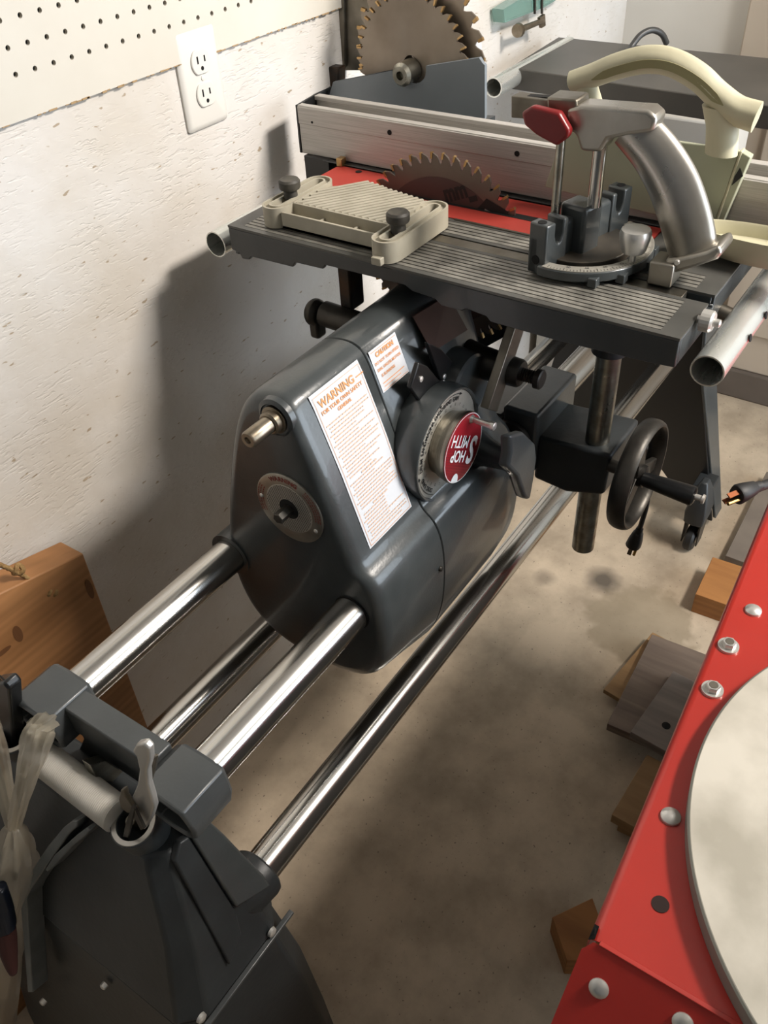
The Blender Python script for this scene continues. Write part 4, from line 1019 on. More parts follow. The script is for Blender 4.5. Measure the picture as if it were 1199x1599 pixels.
# hold down rods and arm
r2 = Vector((0.868, 0.341, 0)); r1 = Vector((0.852, 0.377, 0))
m = M(); m.cyl((r2.x, r2.y, z0 + 0.06), (r2.x, r2.y, 1.165), 0.0072, n=24); m.build('support_rod', CHROME, mg)
m = M(); m.cyl((r1.x, r1.y, z0 + 0.03), (r1.x, r1.y, 1.175), 0.0048, n=20); m.build('hold_down_rod', CHROME2, mg)
def yz(px, x=0.868): return on('X', x, *px)
body = [yz(p) for p in ((893, 165), (915, 158), (1020, 166), (1034, 178), (1028, 200), (990, 205), (958, 212), (946, 232), (915, 230), (908, 205), (893, 195))]
m = M(); m.prism([p + Vector((-0.014, 0, 0)) for p in body], (0.028, 0, 0)); m.build('cast_arm', ALU, mg, bevel=0.004, seg=3)
sl = [yz(p, 0.862) for p in ((798, 150), (893, 160), (893, 192), (798, 184))]
m = M(); m.prism(sl, (0.018, 0, 0)); ar = m.build('slotted_bar', STEEL, mg, bevel=0.001)
m = M(); zt = max(p.z for p in sl); m.add([(0.867, sl[0].y - 0.012, sl[0].z + .0002), (0.876, sl[0].y - 0.012, sl[0].z + .0002), (0.876, sl[1].y + 0.020, sl[1].z + .0006), (0.867, sl[1].y + 0.020, sl[1].z + .0006)], [(0, 1, 2, 3)]); m.build('bar_slot', HOLE, ar, smooth=0)
cb = [yz(p, 0.856) for p in ((853, 152), (900, 156), (903, 200), (856, 192))]
m = M(); m.prism(cb, (0.03, 0, 0)); m.build('clamp_block', STEEL, mg, bevel=0.002)
kx = 0.838
pk = [on('X', kx, *p) for p in ((813, 176), (829, 166), (872, 176), (889, 205), (886, 216), (868, 229), (836, 211), (818, 196))]
m = M(); m.prism(pk, (0.011, 0, 0)); rk = m.build('red_knob', REDD, mg, bevel=0.003, seg=3); tag(rk, 'dark red wing knob')
c = on('X', kx + 0.011, 862, 188); m = M(); m.lathe((c.x, c.y, c.z), (1, 0, 0), [(0, 0.010), (0.007, 0.0075), (0.012, 0.007)], 20); m.build('knob_neck', REDD, mg)
# pistol grip: sections along a curve
path = spline([yz(p, 0.876) for p in ((985, 196), (1022, 238), (1050, 285), (1068, 335), (1078, 375), (1083, 404))], 7)
m = M(); rs = []; n = len(path)
for i, p in enumerate(path):
    t = (path[min(i + 1, n - 1)] - path[max(i - 1, 0)]).normalized(); u = t.cross(Vector((1, 0, 0))).normalized(); f = i / (n - 1)
    ry = 0.0215 + 0.003 * math.sin(f * PI) + 0.002 * f; rx = 0.015 + 0.003 * f
    ring = []
    for k in range(28):
        a = 2 * PI * k / 28; q = 1 + (0.05 * math.cos(4 * a))
        ring.append(p + u * ry * q * math.cos(a) + Vector((1, 0, 0)) * rx * q * math.sin(a))
    rs.append(ring)
m.rings(rs); m.build('pistol_grip', ALU, mg, smooth=60)
ft = [on('X', 0.868, *p) for p in ((1043, 398), (1062, 396), (1108, 384), (1128, 375), (1134, 388), (1126, 398), (1092, 410), (1058, 420), (1046, 414))]
m = M(); m.prism([p + Vector((-0.014, 0, 0)) for p in ft], (0.042, 0, 0)); m.build('grip_foot', ALU, mg, bevel=0.004, seg=3)
c = on('X', 0.853, 1057, 410); m = M(); m.lathe(c, (-1, 0, 0), [(-0.001, 0.003), (0.0015, 0.0025)], 12); m.build('rivet', SILV, mg)
q0 = on('Z', ZT + 0.012, 1045, 432)
m = M(); m.box(q0.x - 0.004, q0.x + 0.026, q0.y - 0.004, q0.y + 0.022, ZT + 0.001, ZT + 0.026); m.build('grip_mount', ALU, mg, bevel=0.002)

# ================================================================= cream push block behind
pbk = thing('push_block', (0.985, 0.36, ZT), 'cream push block with arched handle over a pale green plate, leaning against the fence', 'push block')
gx = 0.984
pl = [on('X', gx, *p) for p in ((850, 292), (884, 196), (1060, 222), (1155, 236), (1112, 358))]
m = M(); m.prism([p + Vector((0.0, 0, 0)) for p in pl], (0.006, 0, 0)); m.build('plate', SAGE, pbk, bevel=0.001)
e = [on('X', gx, *p) for p in ((1155, 236), (1112, 358), (1124, 358), (1172, 246))]
m = M(); m.prism([on('X', gx - .001, 1155, 236), on('X', gx - .001, 1112, 358), on('X', gx - .001, 1116, 358), on('X', gx - .001, 1159, 237)], (0.012, 0, 0)); m.build('edge_highlight_strip', CREAM, pbk, bevel=0.0008)  # pale strip added along the corner as the bright edge highlight
m = M(); m.prism(e, (0.012, 0, 0)); m.build('end_block', SAGE, pbk, bevel=0.001)
m = M(); m.prism([on('X', gx - 0.0008, *p) for p in ((1155, 262), (1160, 275), (1142, 290), (1147, 275))], (0.0006, 0, 0)); m.build('dark_mark', BLACKP, pbk)
hx = 0.975
pts = [(893, 128), (925, 118), (965, 103), (1010, 93), (1050, 98), (1090, 120), (1122, 150), (1150, 172), (1182, 183)]
path = spline([on('X', hx, *p) for p in pts], 6); n = len(path); rs = []
for i, p in enumerate(path):
    t = (path[min(i + 1, n - 1)] - path[max(i - 1, 0)]).normalized(); u = t.cross(Vector((1, 0, 0))).normalized(); f = i / (n - 1)
    ry = 0.0105 + 0.0025 * math.sin(f * PI) + 0.004 * max(0, f - 0.7) / 0.3; rx = 0.012
    rs.append([p + u * ry * math.cos(2 * PI * k / 24) * (1 + .08 * math.cos(8 * PI * k / 24)) + Vector((1, 0, 0)) * rx * math.sin(2 * PI * k / 24) for k in range(24)])
m = M(); m.rings(rs); m.build('arched_handle', CREAM, pbk, smooth=60)
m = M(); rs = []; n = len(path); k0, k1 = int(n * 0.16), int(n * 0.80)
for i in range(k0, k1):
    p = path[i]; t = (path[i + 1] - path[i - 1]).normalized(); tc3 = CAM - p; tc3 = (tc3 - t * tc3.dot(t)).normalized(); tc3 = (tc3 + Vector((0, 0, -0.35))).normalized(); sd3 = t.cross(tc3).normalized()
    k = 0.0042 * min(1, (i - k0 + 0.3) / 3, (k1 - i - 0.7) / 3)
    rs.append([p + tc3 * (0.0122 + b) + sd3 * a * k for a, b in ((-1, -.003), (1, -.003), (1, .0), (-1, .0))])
m.rings(rs); m.build('handle_groove', mat('handle_groove_tone', '#8b8663', 0.8), pbk, smooth=60)  # strip in a darker tone than the handle marks the groove
for ps, w0 in ((((912, 128), (922, 160), (930, 200)), 0.012), (((1122, 165), (1128, 200), (1126, 240)), 0.014)):
    path = [on('X', hx + 0.004, *p) for p in ps]; m = M()
    m.rings([[p + Vector((a * w0, b * w0 * 1.2, 0)) for a, b in [(math.cos(2 * PI * k / 20), math.sin(2 * PI * k / 20)) for k in range(20)]] for p in path]); m.build('handle_column', CREAM, pbk, smooth=60)
c0 = on('X', 0.999, 955, 243)

# cream tray-like push pad at the right
tr = thing('push_pad', tuple(on('Z', ZT + 0.02, 1175, 400)), 'cream plastic dish lying at the right end of the fence', 'push pad')
c = on('Z', ZT + 0.03, 1200, 374); ex = 0.026; ey = 0.085
m = M(); rs = []
for z, k in ((-0.028, 0.35), (-0.024, 0.7), (-0.012, 0.93), (0.0, 1.0), (0.004, 0.98), (0.002, 0.93), (-0.010, 0.85), (-0.014, 0.3)):
    rs.append([(c.x + ex * k * math.cos(2 * PI * j / 40), c.y + ey * k * math.sin(2 * PI * j / 40), c.z + z) for j in range(40)])
m.rings(rs); m.build('dish', CREAM, tr, smooth=60)

# ================================================================= things behind the fence
X9 = 1.135
gp = thing('blade_guard_plate', (X9, 0.74, ZT), 'blue grey steel guard plate with a round notch behind the fence', 'guard')
pts = [(520, 128), (626, 107)] + [(644 + 21 * math.cos(math.radians(a)), 112 + 20 * math.sin(math.radians(a))) for a in range(195, -20, -18)] + [(665, 103), (748, 90), (753, 98), (757, 102), (757, 184), (753, 194), (640, 183), (520, 172), (513, 160), (514, 148)]
m = M(); m.prism([on('X', X9, *p) for p in pts], (0.006, 0, 0)); m.build('plate', BLUEG, gp, bevel=0.0008)
m = M(); m.prism([on('X', X9 + 0.004, *p) for p in ((520, 170), (757, 190), (757, 215), (520, 215))], (0.03, 0, 0)); m.build('foot_block', DARK, gp)
BC2 = on('X', X9 + 0.02, 642, 100)
s1, P1 = saw_blade('circular_saw_blade', BC2, (-1, 0, 0), 0.094, 40, 1, 'polished steel saw blade with radial glare standing behind the blue grey plate', None, BLADE2, TIP, 0.003, 0.010)
BC3 = Vector((X9 + 0.034, BC2.y - 0.004, BC2.z + 0.012))
s2, P2 = saw_blade('circular_saw_blade', BC3, (-1, 0, 0), 0.108, 26, 1, 'rusty saw blade with large gold carbide teeth, rearmost of the two behind the plate', None, BLADE2, TIP, 0.003, 0.014)
ab = thing('arbor_nut', BC2, 'round dark steel arbor nut in the notch of the blue grey plate', 'nut')
c = on('X', X9 - 0.008, 646, 114)
m = M(); m.lathe((X9 + 0.045, BC2.y - 0.003, BC2.z - 0.006), (-1, 0, -0.02), [(0, 0.010), (0.028, 0.010), (0.028, 0.016), (0.055, 0.016), (0.060, 0.012), (0.060, 0.006), (0.052, 0.005)], 32); m.build('nut', CHROME2, ab)
hb = thing('steel_housing', (X9 + 0.06, 0.84, ZT), 'tall grey steel upright bracket behind the saw blades by the wall', 'bracket')
m = M(); hx2 = X9 + 0.05
m.prism([on('X', hx2, *p) for p in ((522, -140), (535, -140), (538, 105), (524, 108))], (0.05, 0, 0)); m.build('edge_channel', STEEL, hb, bevel=0.001)
m = M(); m.prism([on('X', hx2 + 0.006, *p) for p in ((534, -140), (722, -140), (722, 62), (700, 110), (536, 110))], (0.004, 0, 0)); m.build('back_plate', STEEL, hb, bevel=0.001)
m = M(); m.prism([on('X', X9 + 0.015, *p) for p in ((499, 103), (528, 106), (528, 128), (518, 140), (497, 136))], (0.02, 0, 0)); m.build('hinge_block', RUST, hb, bevel=0.002)
m = M(); m.prism([on('X', X9 + 0.01, *p) for p in ((490, 136), (525, 136), (520, 162), (490, 158))], (0.03, 0, 0)); m.build('base_block', DARK, hb, bevel=0.002)
m = M(); m.prism([on('X', X9 - 0.03, *p) for p in ((470, 145), (490, 148), (490, 164), (470, 162))], (0.05, 0, 0)); m.build('base_block', DARK, hb, bevel=0.002)

# jar, teal case, dowel on the wall side
c = on('X', 1.198, 741, 58)
jr = thing('frosted_cup', (c.x, c.y, ZT), 'small frosted plastic cup beside the gold toothed blade', 'cup')
m = M(); hj = c.z - ZT; m.lathe((c.x, c.y, ZT), (0, 0, 1), [(0, 0.010), (hj - 0.012, 0.0105), (hj - 0.003, 0.009), (hj, 0.006)], 28); m.build('body', FROST, jr)
tc_ = thing('clear_teal_case', tuple(on('Y', 0.87, 815, 15)), 'translucent teal plastic case hung on the wall above the far table', 'case')
m = M(); m.prism([on('Y', 0.87, *p) for p in ((786, 15), (850, -25), (885, -50), (885, -10), (850, 12), (788, 36))], (0, 0.025, 0)); m.build('shell', TEAL, tc_, bevel=0.001)
m = M()
for x in (835, 846): m.prism([on('Y', 0.866, *p) for p in ((x, -30), (x + 2, -30), (x + 2, 22), (x, 22))], (0, 0.003, 0))
m.build('slot', IRON, tc_)
bd = thing('brass_hook', tuple(on('Y', 0.86, 830, 42)), 'tarnished brass hook with round base under the teal case', 'hook')
m = M(); a = on('Y', 0.862, 808, 48); b = on('Y', 0.862, 848, 32)
m.lathe(a, (b - a), [(-0.002, 0.012), (0.006, 0.013), (0.009, 0.006), ((b - a).length, 0.005)], 18); m.build('stem', BRONZE, bd)
m = M(); m.prism([on('Y', 0.86, *p) for p in ((843, 28), (851, 22), (852, 40), (846, 44))], (0, 0.006, 0)); m.build('tip', BRONZE, bd)

# far extension table
et = thing('extension_table', (1.78, 0.5, 0.96), 'flat dark grey extension table at the far end of the machine', 'table')
e0 = [on('Z', 1.0, *p) for p in ((797, 98), (1230, 170), (1230, 92), (870, 57))]
m = M(); m.prism([(1.64, 0.845, 0.962), (1.60, 0.28, 0.962), (1.89, 0.28, 0.962), (1.89, 0.862, 0.962)], (0, 0, 0.038)); m.build('top', mat('brownish_grey_table', '#57544f', 0.42, 0.2, '#4b4945', 6), et, bevel=0.002)
m = M(); m.lathe((1.56, 0.835, 0.985), (1, 0, 0), [(0, 0.0155), (0, 0.0180), (0.33, 0.0180), (0.33, 0.0155)], 36, close=True); m.build('side_tube', GALV, et)
for y in (0.44, 0.62):
    m = M(); m.lathe((1.73, y, 0.70), (0, 0, 1), [(0, 0.018), (0.262, 0.018)], 28); m.build('post', IRON, et)
cdp = thing('power_cord', (1.95, 0.66, 1.0), 'grey power cord looping up over the far extension table', 'cord')
pts = [on('X', 1.86, *p) for p in ((968, 150), (970, 110), (985, 72), (1008, 50), (1028, 52), (1040, 66))] 
pts = [Vector((1.80 + 0.02 * i, p.y, p.z)) for i, p in enumerate([on('X', 1.80 + 0.02 * i, *q) for i, q in enumerate(((978, 90), (985, 74), (1000, 55), (1018, 47), (1033, 53), (1040, 70)))])]
pts = [Vector((p.x, p.y, max(p.z, 1.006))) for p in pts]
m = M(); m.tube(spline(pts, 6), 0.006, 12); m.build('cable', mat('grey_cable', '#3d3d3c', 0.4), cdp, smooth=60)
wb = thing('bright_wall_stand_in', (2.0, 0.6, 0.0), 'plain white block standing in for the bright wall seen below the far extension table', 'box')  # added white block where the bright wall shows under the table
m = M(); m.box(1.93, 2.25, 0.52, 0.88, 0.0, 0.86); m.build('white_block', WPAINT, wb, bevel=0.004)

# ================================================================= wood board with twine
wbd = thing('pine_board', (0.36, 0.84, 0.0), 'thick pine board with knots leaning on the wall at left', 'board')
yb = 0.825
pts = [on('Y', yb, *p) for p in ((-120, 985), (130, 864), (175, 985), (60, 1078))]
t0, t1_, t2 = pts[0], pts[1], pts[2]
low = [Vector((t2.x + 0.03, yb, 0.0)), Vector((-0.05, yb, 0.0))]
poly = [t0, t1_, t2] + [Vector((t2.x + (t2.x - t1_.x) * 1.2, yb, t2.z + (t2.z - t1_.z) * 1.2))] + [Vector((t2.x + 0.0, yb, 0.0)), Vector((-0.05, yb, 0.0))]
m = M(); m.prism(poly, (0, 0.045, 0)); m.build('plank', PINE, wbd, bevel=0.002)
KN = mat('dark_knot', '#6b4526', 0.7)
for px, rx, rz in (((28, 990), 0.006, 0.014), ((140, 920), 0.005, 0.018), ((5, 1018), 0.012, 0.004)):
    p = on('Y', yb - 0.0004, *px); m = M(); m.add([(p.x + rx * math.cos(2 * PI * k / 20), p.y, p.z + rz * math.sin(2 * PI * k / 20)) for k in range(20)], [tuple(range(20))])
    m.build('knot', KN, wbd, smooth=0)
rp_ = thing('jute_twine', tuple(on('Y', 0.83, 30, 890)), 'knotted jute twine lying over the top of the pine board', 'twine')
base = spline([on('Y', 0.83, *p) for p in ((-30, 870), (0, 882), (25, 893), (48, 906), (66, 916), (84, 927))], 10)
for ph in (0, 2.09, 4.19):
    pp_ = []
    for i, p in enumerate(base):
        a = i * 0.9 + ph; pp_.append(p + Vector((0, math.cos(a), math.sin(a))) * 0.0022)
    m = M(); m.tube(pp_, 0.0022, 8); m.build('strand', ROPE, rp_, smooth=60)
for j, q in enumerate(((28, 890), (80, 925))):
    m = M(); c = on('Y', 0.828, *q); m.tube([c + Vector((0.006 * math.cos(2 * PI * k / 14), 0.003 * math.sin(4 * PI * k / 14), 0.005 * math.sin(2 * PI * k / 14))) for k in range(14)], 0.0032, 8, closed=True); m.build('knot', ROPE, rp_, smooth=60)

# black clip and plastic bag at the left edge
ck = thing('spring_clamp', tuple(on('X', 0.21, 12, 1110)), 'black clamp lever with a wire loop at the left edge', 'clamp')
m = M(); m.prism([on('X', 0.215, *p) for p in ((-14, 1068), (4, 1066), (14, 1078), (22, 1172), (12, 1182), (-2, 1172), (-14, 1120))], (0.016, 0, 0)); m.build('lever', BLACK, ck, bevel=0.003, seg=3)
m = M(); c = on('X', 0.22, 3, 1062); m.tube([c + Vector((0, 0.006 * math.cos(2 * PI * k / 20), 0.007 * math.sin(2 * PI * k / 20))) for k in range(20)], 0.0009, 8, closed=True); m.build('wire_loop', IRON, ck)
bg = thing('plastic_bag', tuple(ff((5, 1400), 0.03)), 'crumpled clear plastic bag tied to the rear stand socket', 'bag')
def blob_path(pts, rad, nseg=6, nr=28, amp=0.25, fold=9):
    P = spline(pts, nseg); m = M(); rs = []; n = len(P)
    for i, p in enumerate(P):
        f = i / (n - 1) * (len(rad) - 1); k = min(int(f), len(rad) - 2); r = rad[k] + (rad[k + 1] - rad[k]) * (f - k)
        t = (P[min(i + 1, n - 1)] - P[max(i - 1, 0)]).normalized(); u = t.cross(Vector((0, 1, 0))).normalized(); v_ = t.cross(u); ring = []
        for j in range(nr):
            a = 2 * PI * j / nr; q = 1 + amp * math.sin(fold * a + i * 0.35) * 0.5 + amp * noise.noise(Vector((math.cos(a) * 2, math.sin(a) * 2, i * 0.25)))
            ring.append(p + (u * math.cos(a) + v_ * math.sin(a)) * r * q)
        rs.append(ring)
    m.rings(rs); return m
m = blob_path([cB + Vector((0.02, -0.03, 0.014)), ff((66, 1135), 0.035), ff((52, 1180), 0.035), ff((36, 1230), 0.035), ff((22, 1290), 0.035)], [0.008, 0.013, 0.012, 0.009, 0.007]); m.build('neck', CLEAR, bg, smooth=80)
m = blob_path([ff((22, 1290), 0.035), ff((22, 1325), 0.035), ff((12, 1370), 0.03), ff((-12, 1450), 0.03), ff((-30, 1600), 0.03)], [0.007, 0.020, 0.026, 0.034, 0.040]); m.build('pouch', CLEAR, bg, smooth=80)
m = blob_path([ff((-14, 1130), 0.03), ff((2, 1200), 0.03), ff((20, 1292), 0.035)], [0.008, 0.009, 0.006]); m.build('tie', CLEAR, bg, smooth=80)
th = thing('screwdriver', tuple(ff((12, 1450), 0.045)), 'dark blue and red handle hanging beside the bag at the left edge', 'screwdriver')
m = blob_path([ff((-6, 1385), 0.062), ff((0, 1420), 0.062), ff((7, 1450), 0.062)], [0.010, 0.014, 0.012], amp=0.06); m.build('grip', BLUEP, th, smooth=80)
m = blob_path([ff((7, 1450), 0.062), ff((14, 1490), 0.062), ff((21, 1520), 0.062)], [0.012, 0.009, 0.004], amp=0.06); m.build('collar', BRICKR, th, smooth=80)

# ================================================================= cords and plugs
def plug(parent, c, d, prmat, s=1.0):
    d = d.normalized(); u = d.cross(Vector((0, 1, 0.3))).normalized(); v_ = d.cross(u)
    def rg(h, a, b): return [c + d * h * s + u * (a * s * math.cos(2 * PI * k / 20) * (abs(math.cos(2 * PI * k / 20)) ** -0.35 if abs(math.cos(2 * PI * k / 20)) > .02 else 1)) * 0.9 + v_ * b * s * math.sin(2 * PI * k / 20) for k in range(20)]
    m = M(); m.rings([rg(-0.034, 0.005, 0.005), rg(-0.026, 0.006, 0.006), rg(-0.024, 0.0085, 0.0075), rg(-0.010, 0.0115, 0.010), rg(0.0, 0.013, 0.011), rg(0.002, 0.012, 0.010)]); m.build('plug_body', RUBBER, parent, smooth=40)
    for a, b, mt in ((-0.006, 0, prmat), (0.006, 0, prmat)):
        m = M(); o = c + u * a * s + v_ * b; m.rings([[o + d * h * s + u * p * s + v_ * q * s for p, q in ((-.0008, -.003), (.0008, -.003), (.0008, .003), (-.0008, .003))] for h in (0, 0.017)]); m.build('prong', mt, parent)
    m = M(); m.cyl(c + v_ * 0.006 * s, c + v_ * 0.006 * s + d * 0.019 * s, 0.0023 * s, n=12); m.build('ground_pin', BRASS, parent)
pc1 = thing('power_cord', tuple(on('X', 1.18, 1000, 780)), 'black power cord hanging with its plug below the hand wheel', 'cord')
X5 = 1.16
cp = on('X', X5, 989, 850); dd = on('X', X5, 976, 880) - on('X', X5, 1000, 820)
m = M(); m.tube(spline([Vector((1.01, 0.36, 0.655)), Vector((1.06, 0.36, 0.63))] + [on('X', X5, *p) for p in ((1012, 700), (1013, 745), (1010, 785), (1003, 812), (997, 830))], 8), 0.0045, 12); m.build('cable', RUBBER, pc1, smooth=60)
plug(pc1, cp, dd, STEEL, 1.2)
pc2 = thing('power_cord', tuple(on('Z', 0.806, 1230, 748)), 'black cord end with brass pronged plug above the red cabinet edge', 'cord')
ZP = 0.819; c2 = on('Z', ZP, 1152, 772); dd2 = on('Z', ZP, 1135, 780) - on('Z', ZP, 1165, 768)
plug(pc2, c2, dd2, COPPER, 1.0)
m = M(); m.tube(spline([on('Z', z, *p) for z, p in ((ZP, (1172, 766)), (0.815, (1195, 757)), (0.8085, (1230, 748)), (0.8065, (1290, 760)), (0.8065, (1400, 800)))], 8), 0.0055, 12); m.build('cable', RUBBER, pc2, smooth=60)

# ================================================================= wood offcuts on the floor
def plank(name, corners, z0, z1, material, label, group=None, cat='wood offcut'):
    t = thing(name, (sum(p[0] for p in corners) / 4, sum(p[1] for p in corners) / 4, z0), label, cat, group)
    m = M(); m.prism([(p[0], p[1], z0) for p in corners], (0, 0, z1 - z0)); m.build('board', material, t, bevel=0.001); return t
def pc_(z, *px): return [tuple(on('Z', z, *p))[:2] for p in px]
def rect_from(a, b, w_):      # rectangle on edge a-b, extending width to the -Y side
    a = Vector(a); b = Vector(b); d_ = (b - a).normalized(); nn_ = Vector((d_.y, -d_.x)); 
    if nn_.y > 0: nn_ = -nn_
    return [tuple(a), tuple(b), tuple(b + nn_ * w_), tuple(a + nn_ * w_)]
q = pc_(0.05, (1018, 990), (948, 1130))
plank('wood_offcut', rect_from(q[0], q[1], 0.15), 0.03, 0.05, GREYW, 'broad weathered grey board on top of the offcuts under the red machine')
q = pc_(0.045, (1018, 990), (954, 1070))
plank('wood_offcut', rect_from((q[0][0] + .02, q[0][1] + .004), (q[1][0] - 0.005, q[1][1] + 0.012), 0.10), 0.018, 0.0295, TANW, 'thin tan lath sticking out beneath the broad grey board')
q = pc_(0.075, (1052, 1045), (985, 1140))
plank('wood_offcut', rect_from(q[0], q[1], 0.11), 0.0505, 0.07, GREYW2, 'pale grey board with a dark hole lying on the broad board')
p = on('Z', 0.0705, 1040, 1133); m = M(); m.lathe(p, (0, 0, 1), [(0, 0.008), (0.0003, 0.008)], 16)
hole = m.build('bolt_hole', HOLE); 
t_ = [o for o in bpy.data.objects if o.get('label', '').startswith('pale grey board')][0]
hole.parent = t_; hole.matrix_parent_inverse = Matrix.Translation(-t_.location)
q = pc_(0.045, (1010, 1178), (955, 1272))
plank('wood_offcut', rect_from(q[0], q[1], 0.14), 0.022, 0.045, TANW, 'brown block nearest below the pale grey board')
q = pc_(0.02, (1012, 1185), (960, 1285))
plank('wood_offcut', rect_from(q[0], (q[1][0] + 0.0, q[1][1] - 0.006), 0.12), 0.0, 0.0215, TANW, 'lowest brown board under the brown block')
plank('wood_offcut', [(1.14, 0.262), (1.27, 0.268), (1.27, 0.15), (1.14, 0.15)], 0.0, 0.0175, TANW, 'board flat on the floor carrying the tan lath')
q = pc_(0.05, (1112, 872), (1085, 930))
plank('wood_block', rect_from(q[0], q[1], 0.16), 0.0, 0.055, PINE2, 'orange pine block end on the floor beyond the stain', None, 'wood block')
q = pc_(0.05, (925, 1402), (862, 1432))
plank('wood_block', [q[0], q[1], tuple(on('Z', 0.05, 885, 1500))[:2], tuple(on('Z', 0.05, 960, 1500))[:2]], 0.0, 0.05, PINE2, 'yellow pine block on the floor beside the near red corner', None, 'wood block')
q = [on('Z', 0.03, *p) for p in ((1165, 790), (1125, 860), (1150, 880), (1199, 800))]
plank('wood_offcut', [(1.98, 0.235), (1.62, 0.225), (1.62, 0.17), (1.98, 0.18)], 0.0, 0.03, mat('grey_floor_rail', '#7a6f63', 0.7, 0, '#6a6056', 10), 'long grey strip of wood on the floor beside the far red edge')

# ================================================================= red machine with pale disc
ZR = 0.80
STANDP = mat('plain_grey_panel', '#8d8f90', 0.6)  # neutral grey, so the added panels throw no red onto the tubes
rm = thing('red_tool_stand', (0.6, -0.1, 0), 'red sheet metal tool stand with bolts and a bent corner at lower right', 'tool stand')
edge = [(0.300, 0.064), (1.30, 0.124)]
m = M()
def redshell(zo, ye):
    return [(0.3035, 0.060, ZR), (1.28, 0.112, ZR), (1.28, -0.55, ZR), (0.285, -0.55, ZR), ]
# top sheet, rolled edge and outer side
prof = [(0, 0), (-0.0035, -0.001), (-0.006, -0.0035), (-0.0075, -0.008), (-0.0075, -0.075)]
def side(x, dy, dz): return (x, 0.053 + (x - 0.30) * 0.055 - dy, ZR + dz)
rs = []
for x in (0.302, 0.6, 1.3):
    rs.append([(x, -0.55, ZR)] + [side(x, a, b) for a, b in prof] + [side(x, -0.0060, -0.075), side(x, -0.0060, -0.0035), side(x, -0.002, -0.0018), (x, -0.55, ZR - 0.0018)])
m.rings(rs); tag(m.build('top_sheet', RED, rm, smooth=50), 'red enamelled top sheet with rolled edge')
# sloping near panel beyond the fold
def nearp(y, s_): return (0.300 - s_ * 0.62, y, ZR - s_ * 0.78)
m = M(); fold = [(0.3015, 0.050), (0.2985, -0.55)]
m.rings([[(0.3005, 0.056, ZR - 0.001), (0.3005, -0.55, ZR - 0.001), (0.3005, -0.55, ZR - 0.004), (0.3005, 0.056, ZR - 0.004)], [nearp(0.062, 0.01), nearp(-0.55, 0.01), tuple(Vector(nearp(-0.55, 0.01)) + Vector((0.002, 0, -.002))), tuple(Vector(nearp(0.062, 0.01)) + Vector((0.002, 0, -.002)))],
          [nearp(0.066, 0.30), nearp(-0.55, 0.30), tuple(Vector(nearp(-0.55, 0.30)) + Vector((0.002, 0, -.002))), tuple(Vector(nearp(0.066, 0.30)) + Vector((0.002, 0, -.002)))]])
m.build('near_panel', RED, rm, smooth=20)
m = M(); m.box(0.2995, 0.3035, -0.55, 0.052, ZR - 0.0005, ZR + 0.0012); m.build('fold_bead', RED, rm, bevel=0.0005)
m = M(); m.prism([(0.312, 0.057, ZR - 0.0), (0.312, 0.0605, ZR - 0.0), (0.302, 0.0605, ZR - 0.006), (0.302, 0.056, ZR - 0.0)], (0, 0, 0.0012)); m.build('corner_notch', HOLE, rm)
for x in (0.34, 1.2):
    for y in (-0.50, 0.0):
        m = M(); m.box(x, x + 0.04, y, y + 0.04, 0, ZR - 0.004); m.build('leg', RED, rm, bevel=0.002)
m = M(); m.box(0.36, 1.26, -0.05, -0.03, 0.05, ZR - 0.004); m.build('daylight_block_panel', STANDP, rm, bevel=0.002)  # unseen panel added to keep low daylight off the floor
m = M(); m.box(0.36, 0.38, -0.52, -0.05, 0.05, ZR - 0.004); m.build('end_panel', STANDP, rm, bevel=0.002)  # unseen end piece of the same added daylight blocker
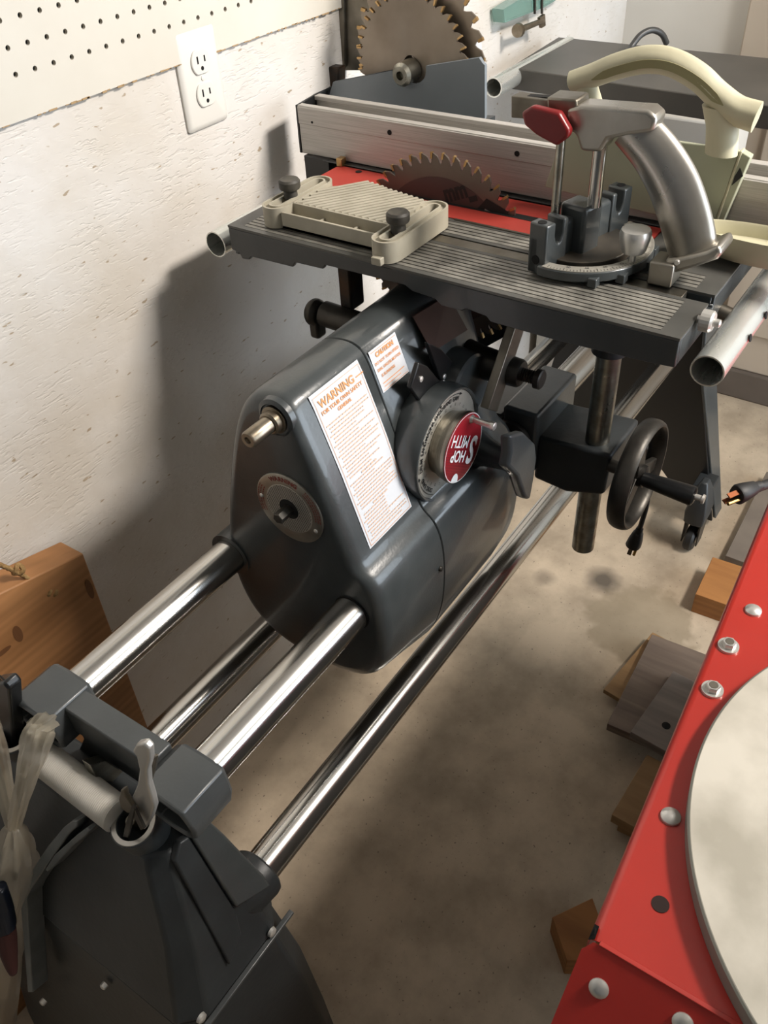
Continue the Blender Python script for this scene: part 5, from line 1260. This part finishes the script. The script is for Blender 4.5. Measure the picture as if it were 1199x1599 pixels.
for px, k in (((1047, 1275), 1.0), ((1176, 953), 1.0)):
    p = on('Z', ZR + 0.001, *px); m = M(); m.lathe(p, (0, 0, 1), [(-0.001, 0.0082), (0.0012, 0.0080), (0.0032, 0.0058), (0.0042, 0.002)], 28); m.build('carriage_bolt', SILV, rm)
for px in ((1137, 1009), (1112, 1077)):
    p = on('Z', ZR + 0.001, *px); m = M(); m.lathe(p, (0, 0, 1), [(-0.001, 0.0100), (0.0015, 0.0098)], 28); wsh = m.build('washer', SILV, rm)
    m = M(); m.lathe(p, (0, 0, 1), [(0.0014, 0.0068), (0.0060, 0.0066), (0.0070, 0.0058)], 6); m.build('hex_bolt', SILV, rm, smooth=20)
    m = M(); m.lathe(p, (0, 0, 1), [(0.0070, 0.0042), (0.0074, 0.0040), (0.0074, 0.0018)], 20); m.build('bolt_mark', STEEL, rm)
p = on('Z', ZR + 0.0004, 1031, 1412); m = M(); m.lathe(p, (0, 0, 1), [(0, 0.0066), (0.0003, 0.0066)], 20); m.build('open_hole', mat('dark_brown_hole', '#24100b', 0.8), rm)  # flat dark brown disc marks the opening in the sheet
dn = Vector((-0.78, 0, 0.62))
for px in ((935, 1543), (1066, 1597)):
    # on the sloping panel
    v = R0 * ((px[0] - 599.5) / F_PX) + R1 * ((px[1] - 799.5) / F_PX) + R2; t = (Vector((0.3, 0, ZR)) - CAM).dot(dn) / v.dot(dn); p = CAM + v * t
    m = M(); m.lathe(p, dn, [(-0.001, 0.0075), (0.0012, 0.0073), (0.0030, 0.0052), (0.0038, 0.002)], 24); m.build('carriage_bolt', SILV, rm)
DCc = Vector((0.5, -0.206, 0))
dk = thing('pale_round_disc', (0.5, -0.206, ZR), 'large mottled pale metal disc lying on the red tool stand', 'disc')
m = M(); m.lathe((0.5, -0.206, ZR + 0.001), (0, 0, 1), [(0, 0.249), (0.0, 0.2505), (0.017, 0.2515), (0.0185, 0.2500)], 160); m.build('rim', DISCE, dk)
m = M(); m.lathe((0.5, -0.206, ZR + 0.0192), (0, 0, 1), [(0, 0.2500), (0.0006, 0.2494)], 160); m.build('face', DISC, dk)
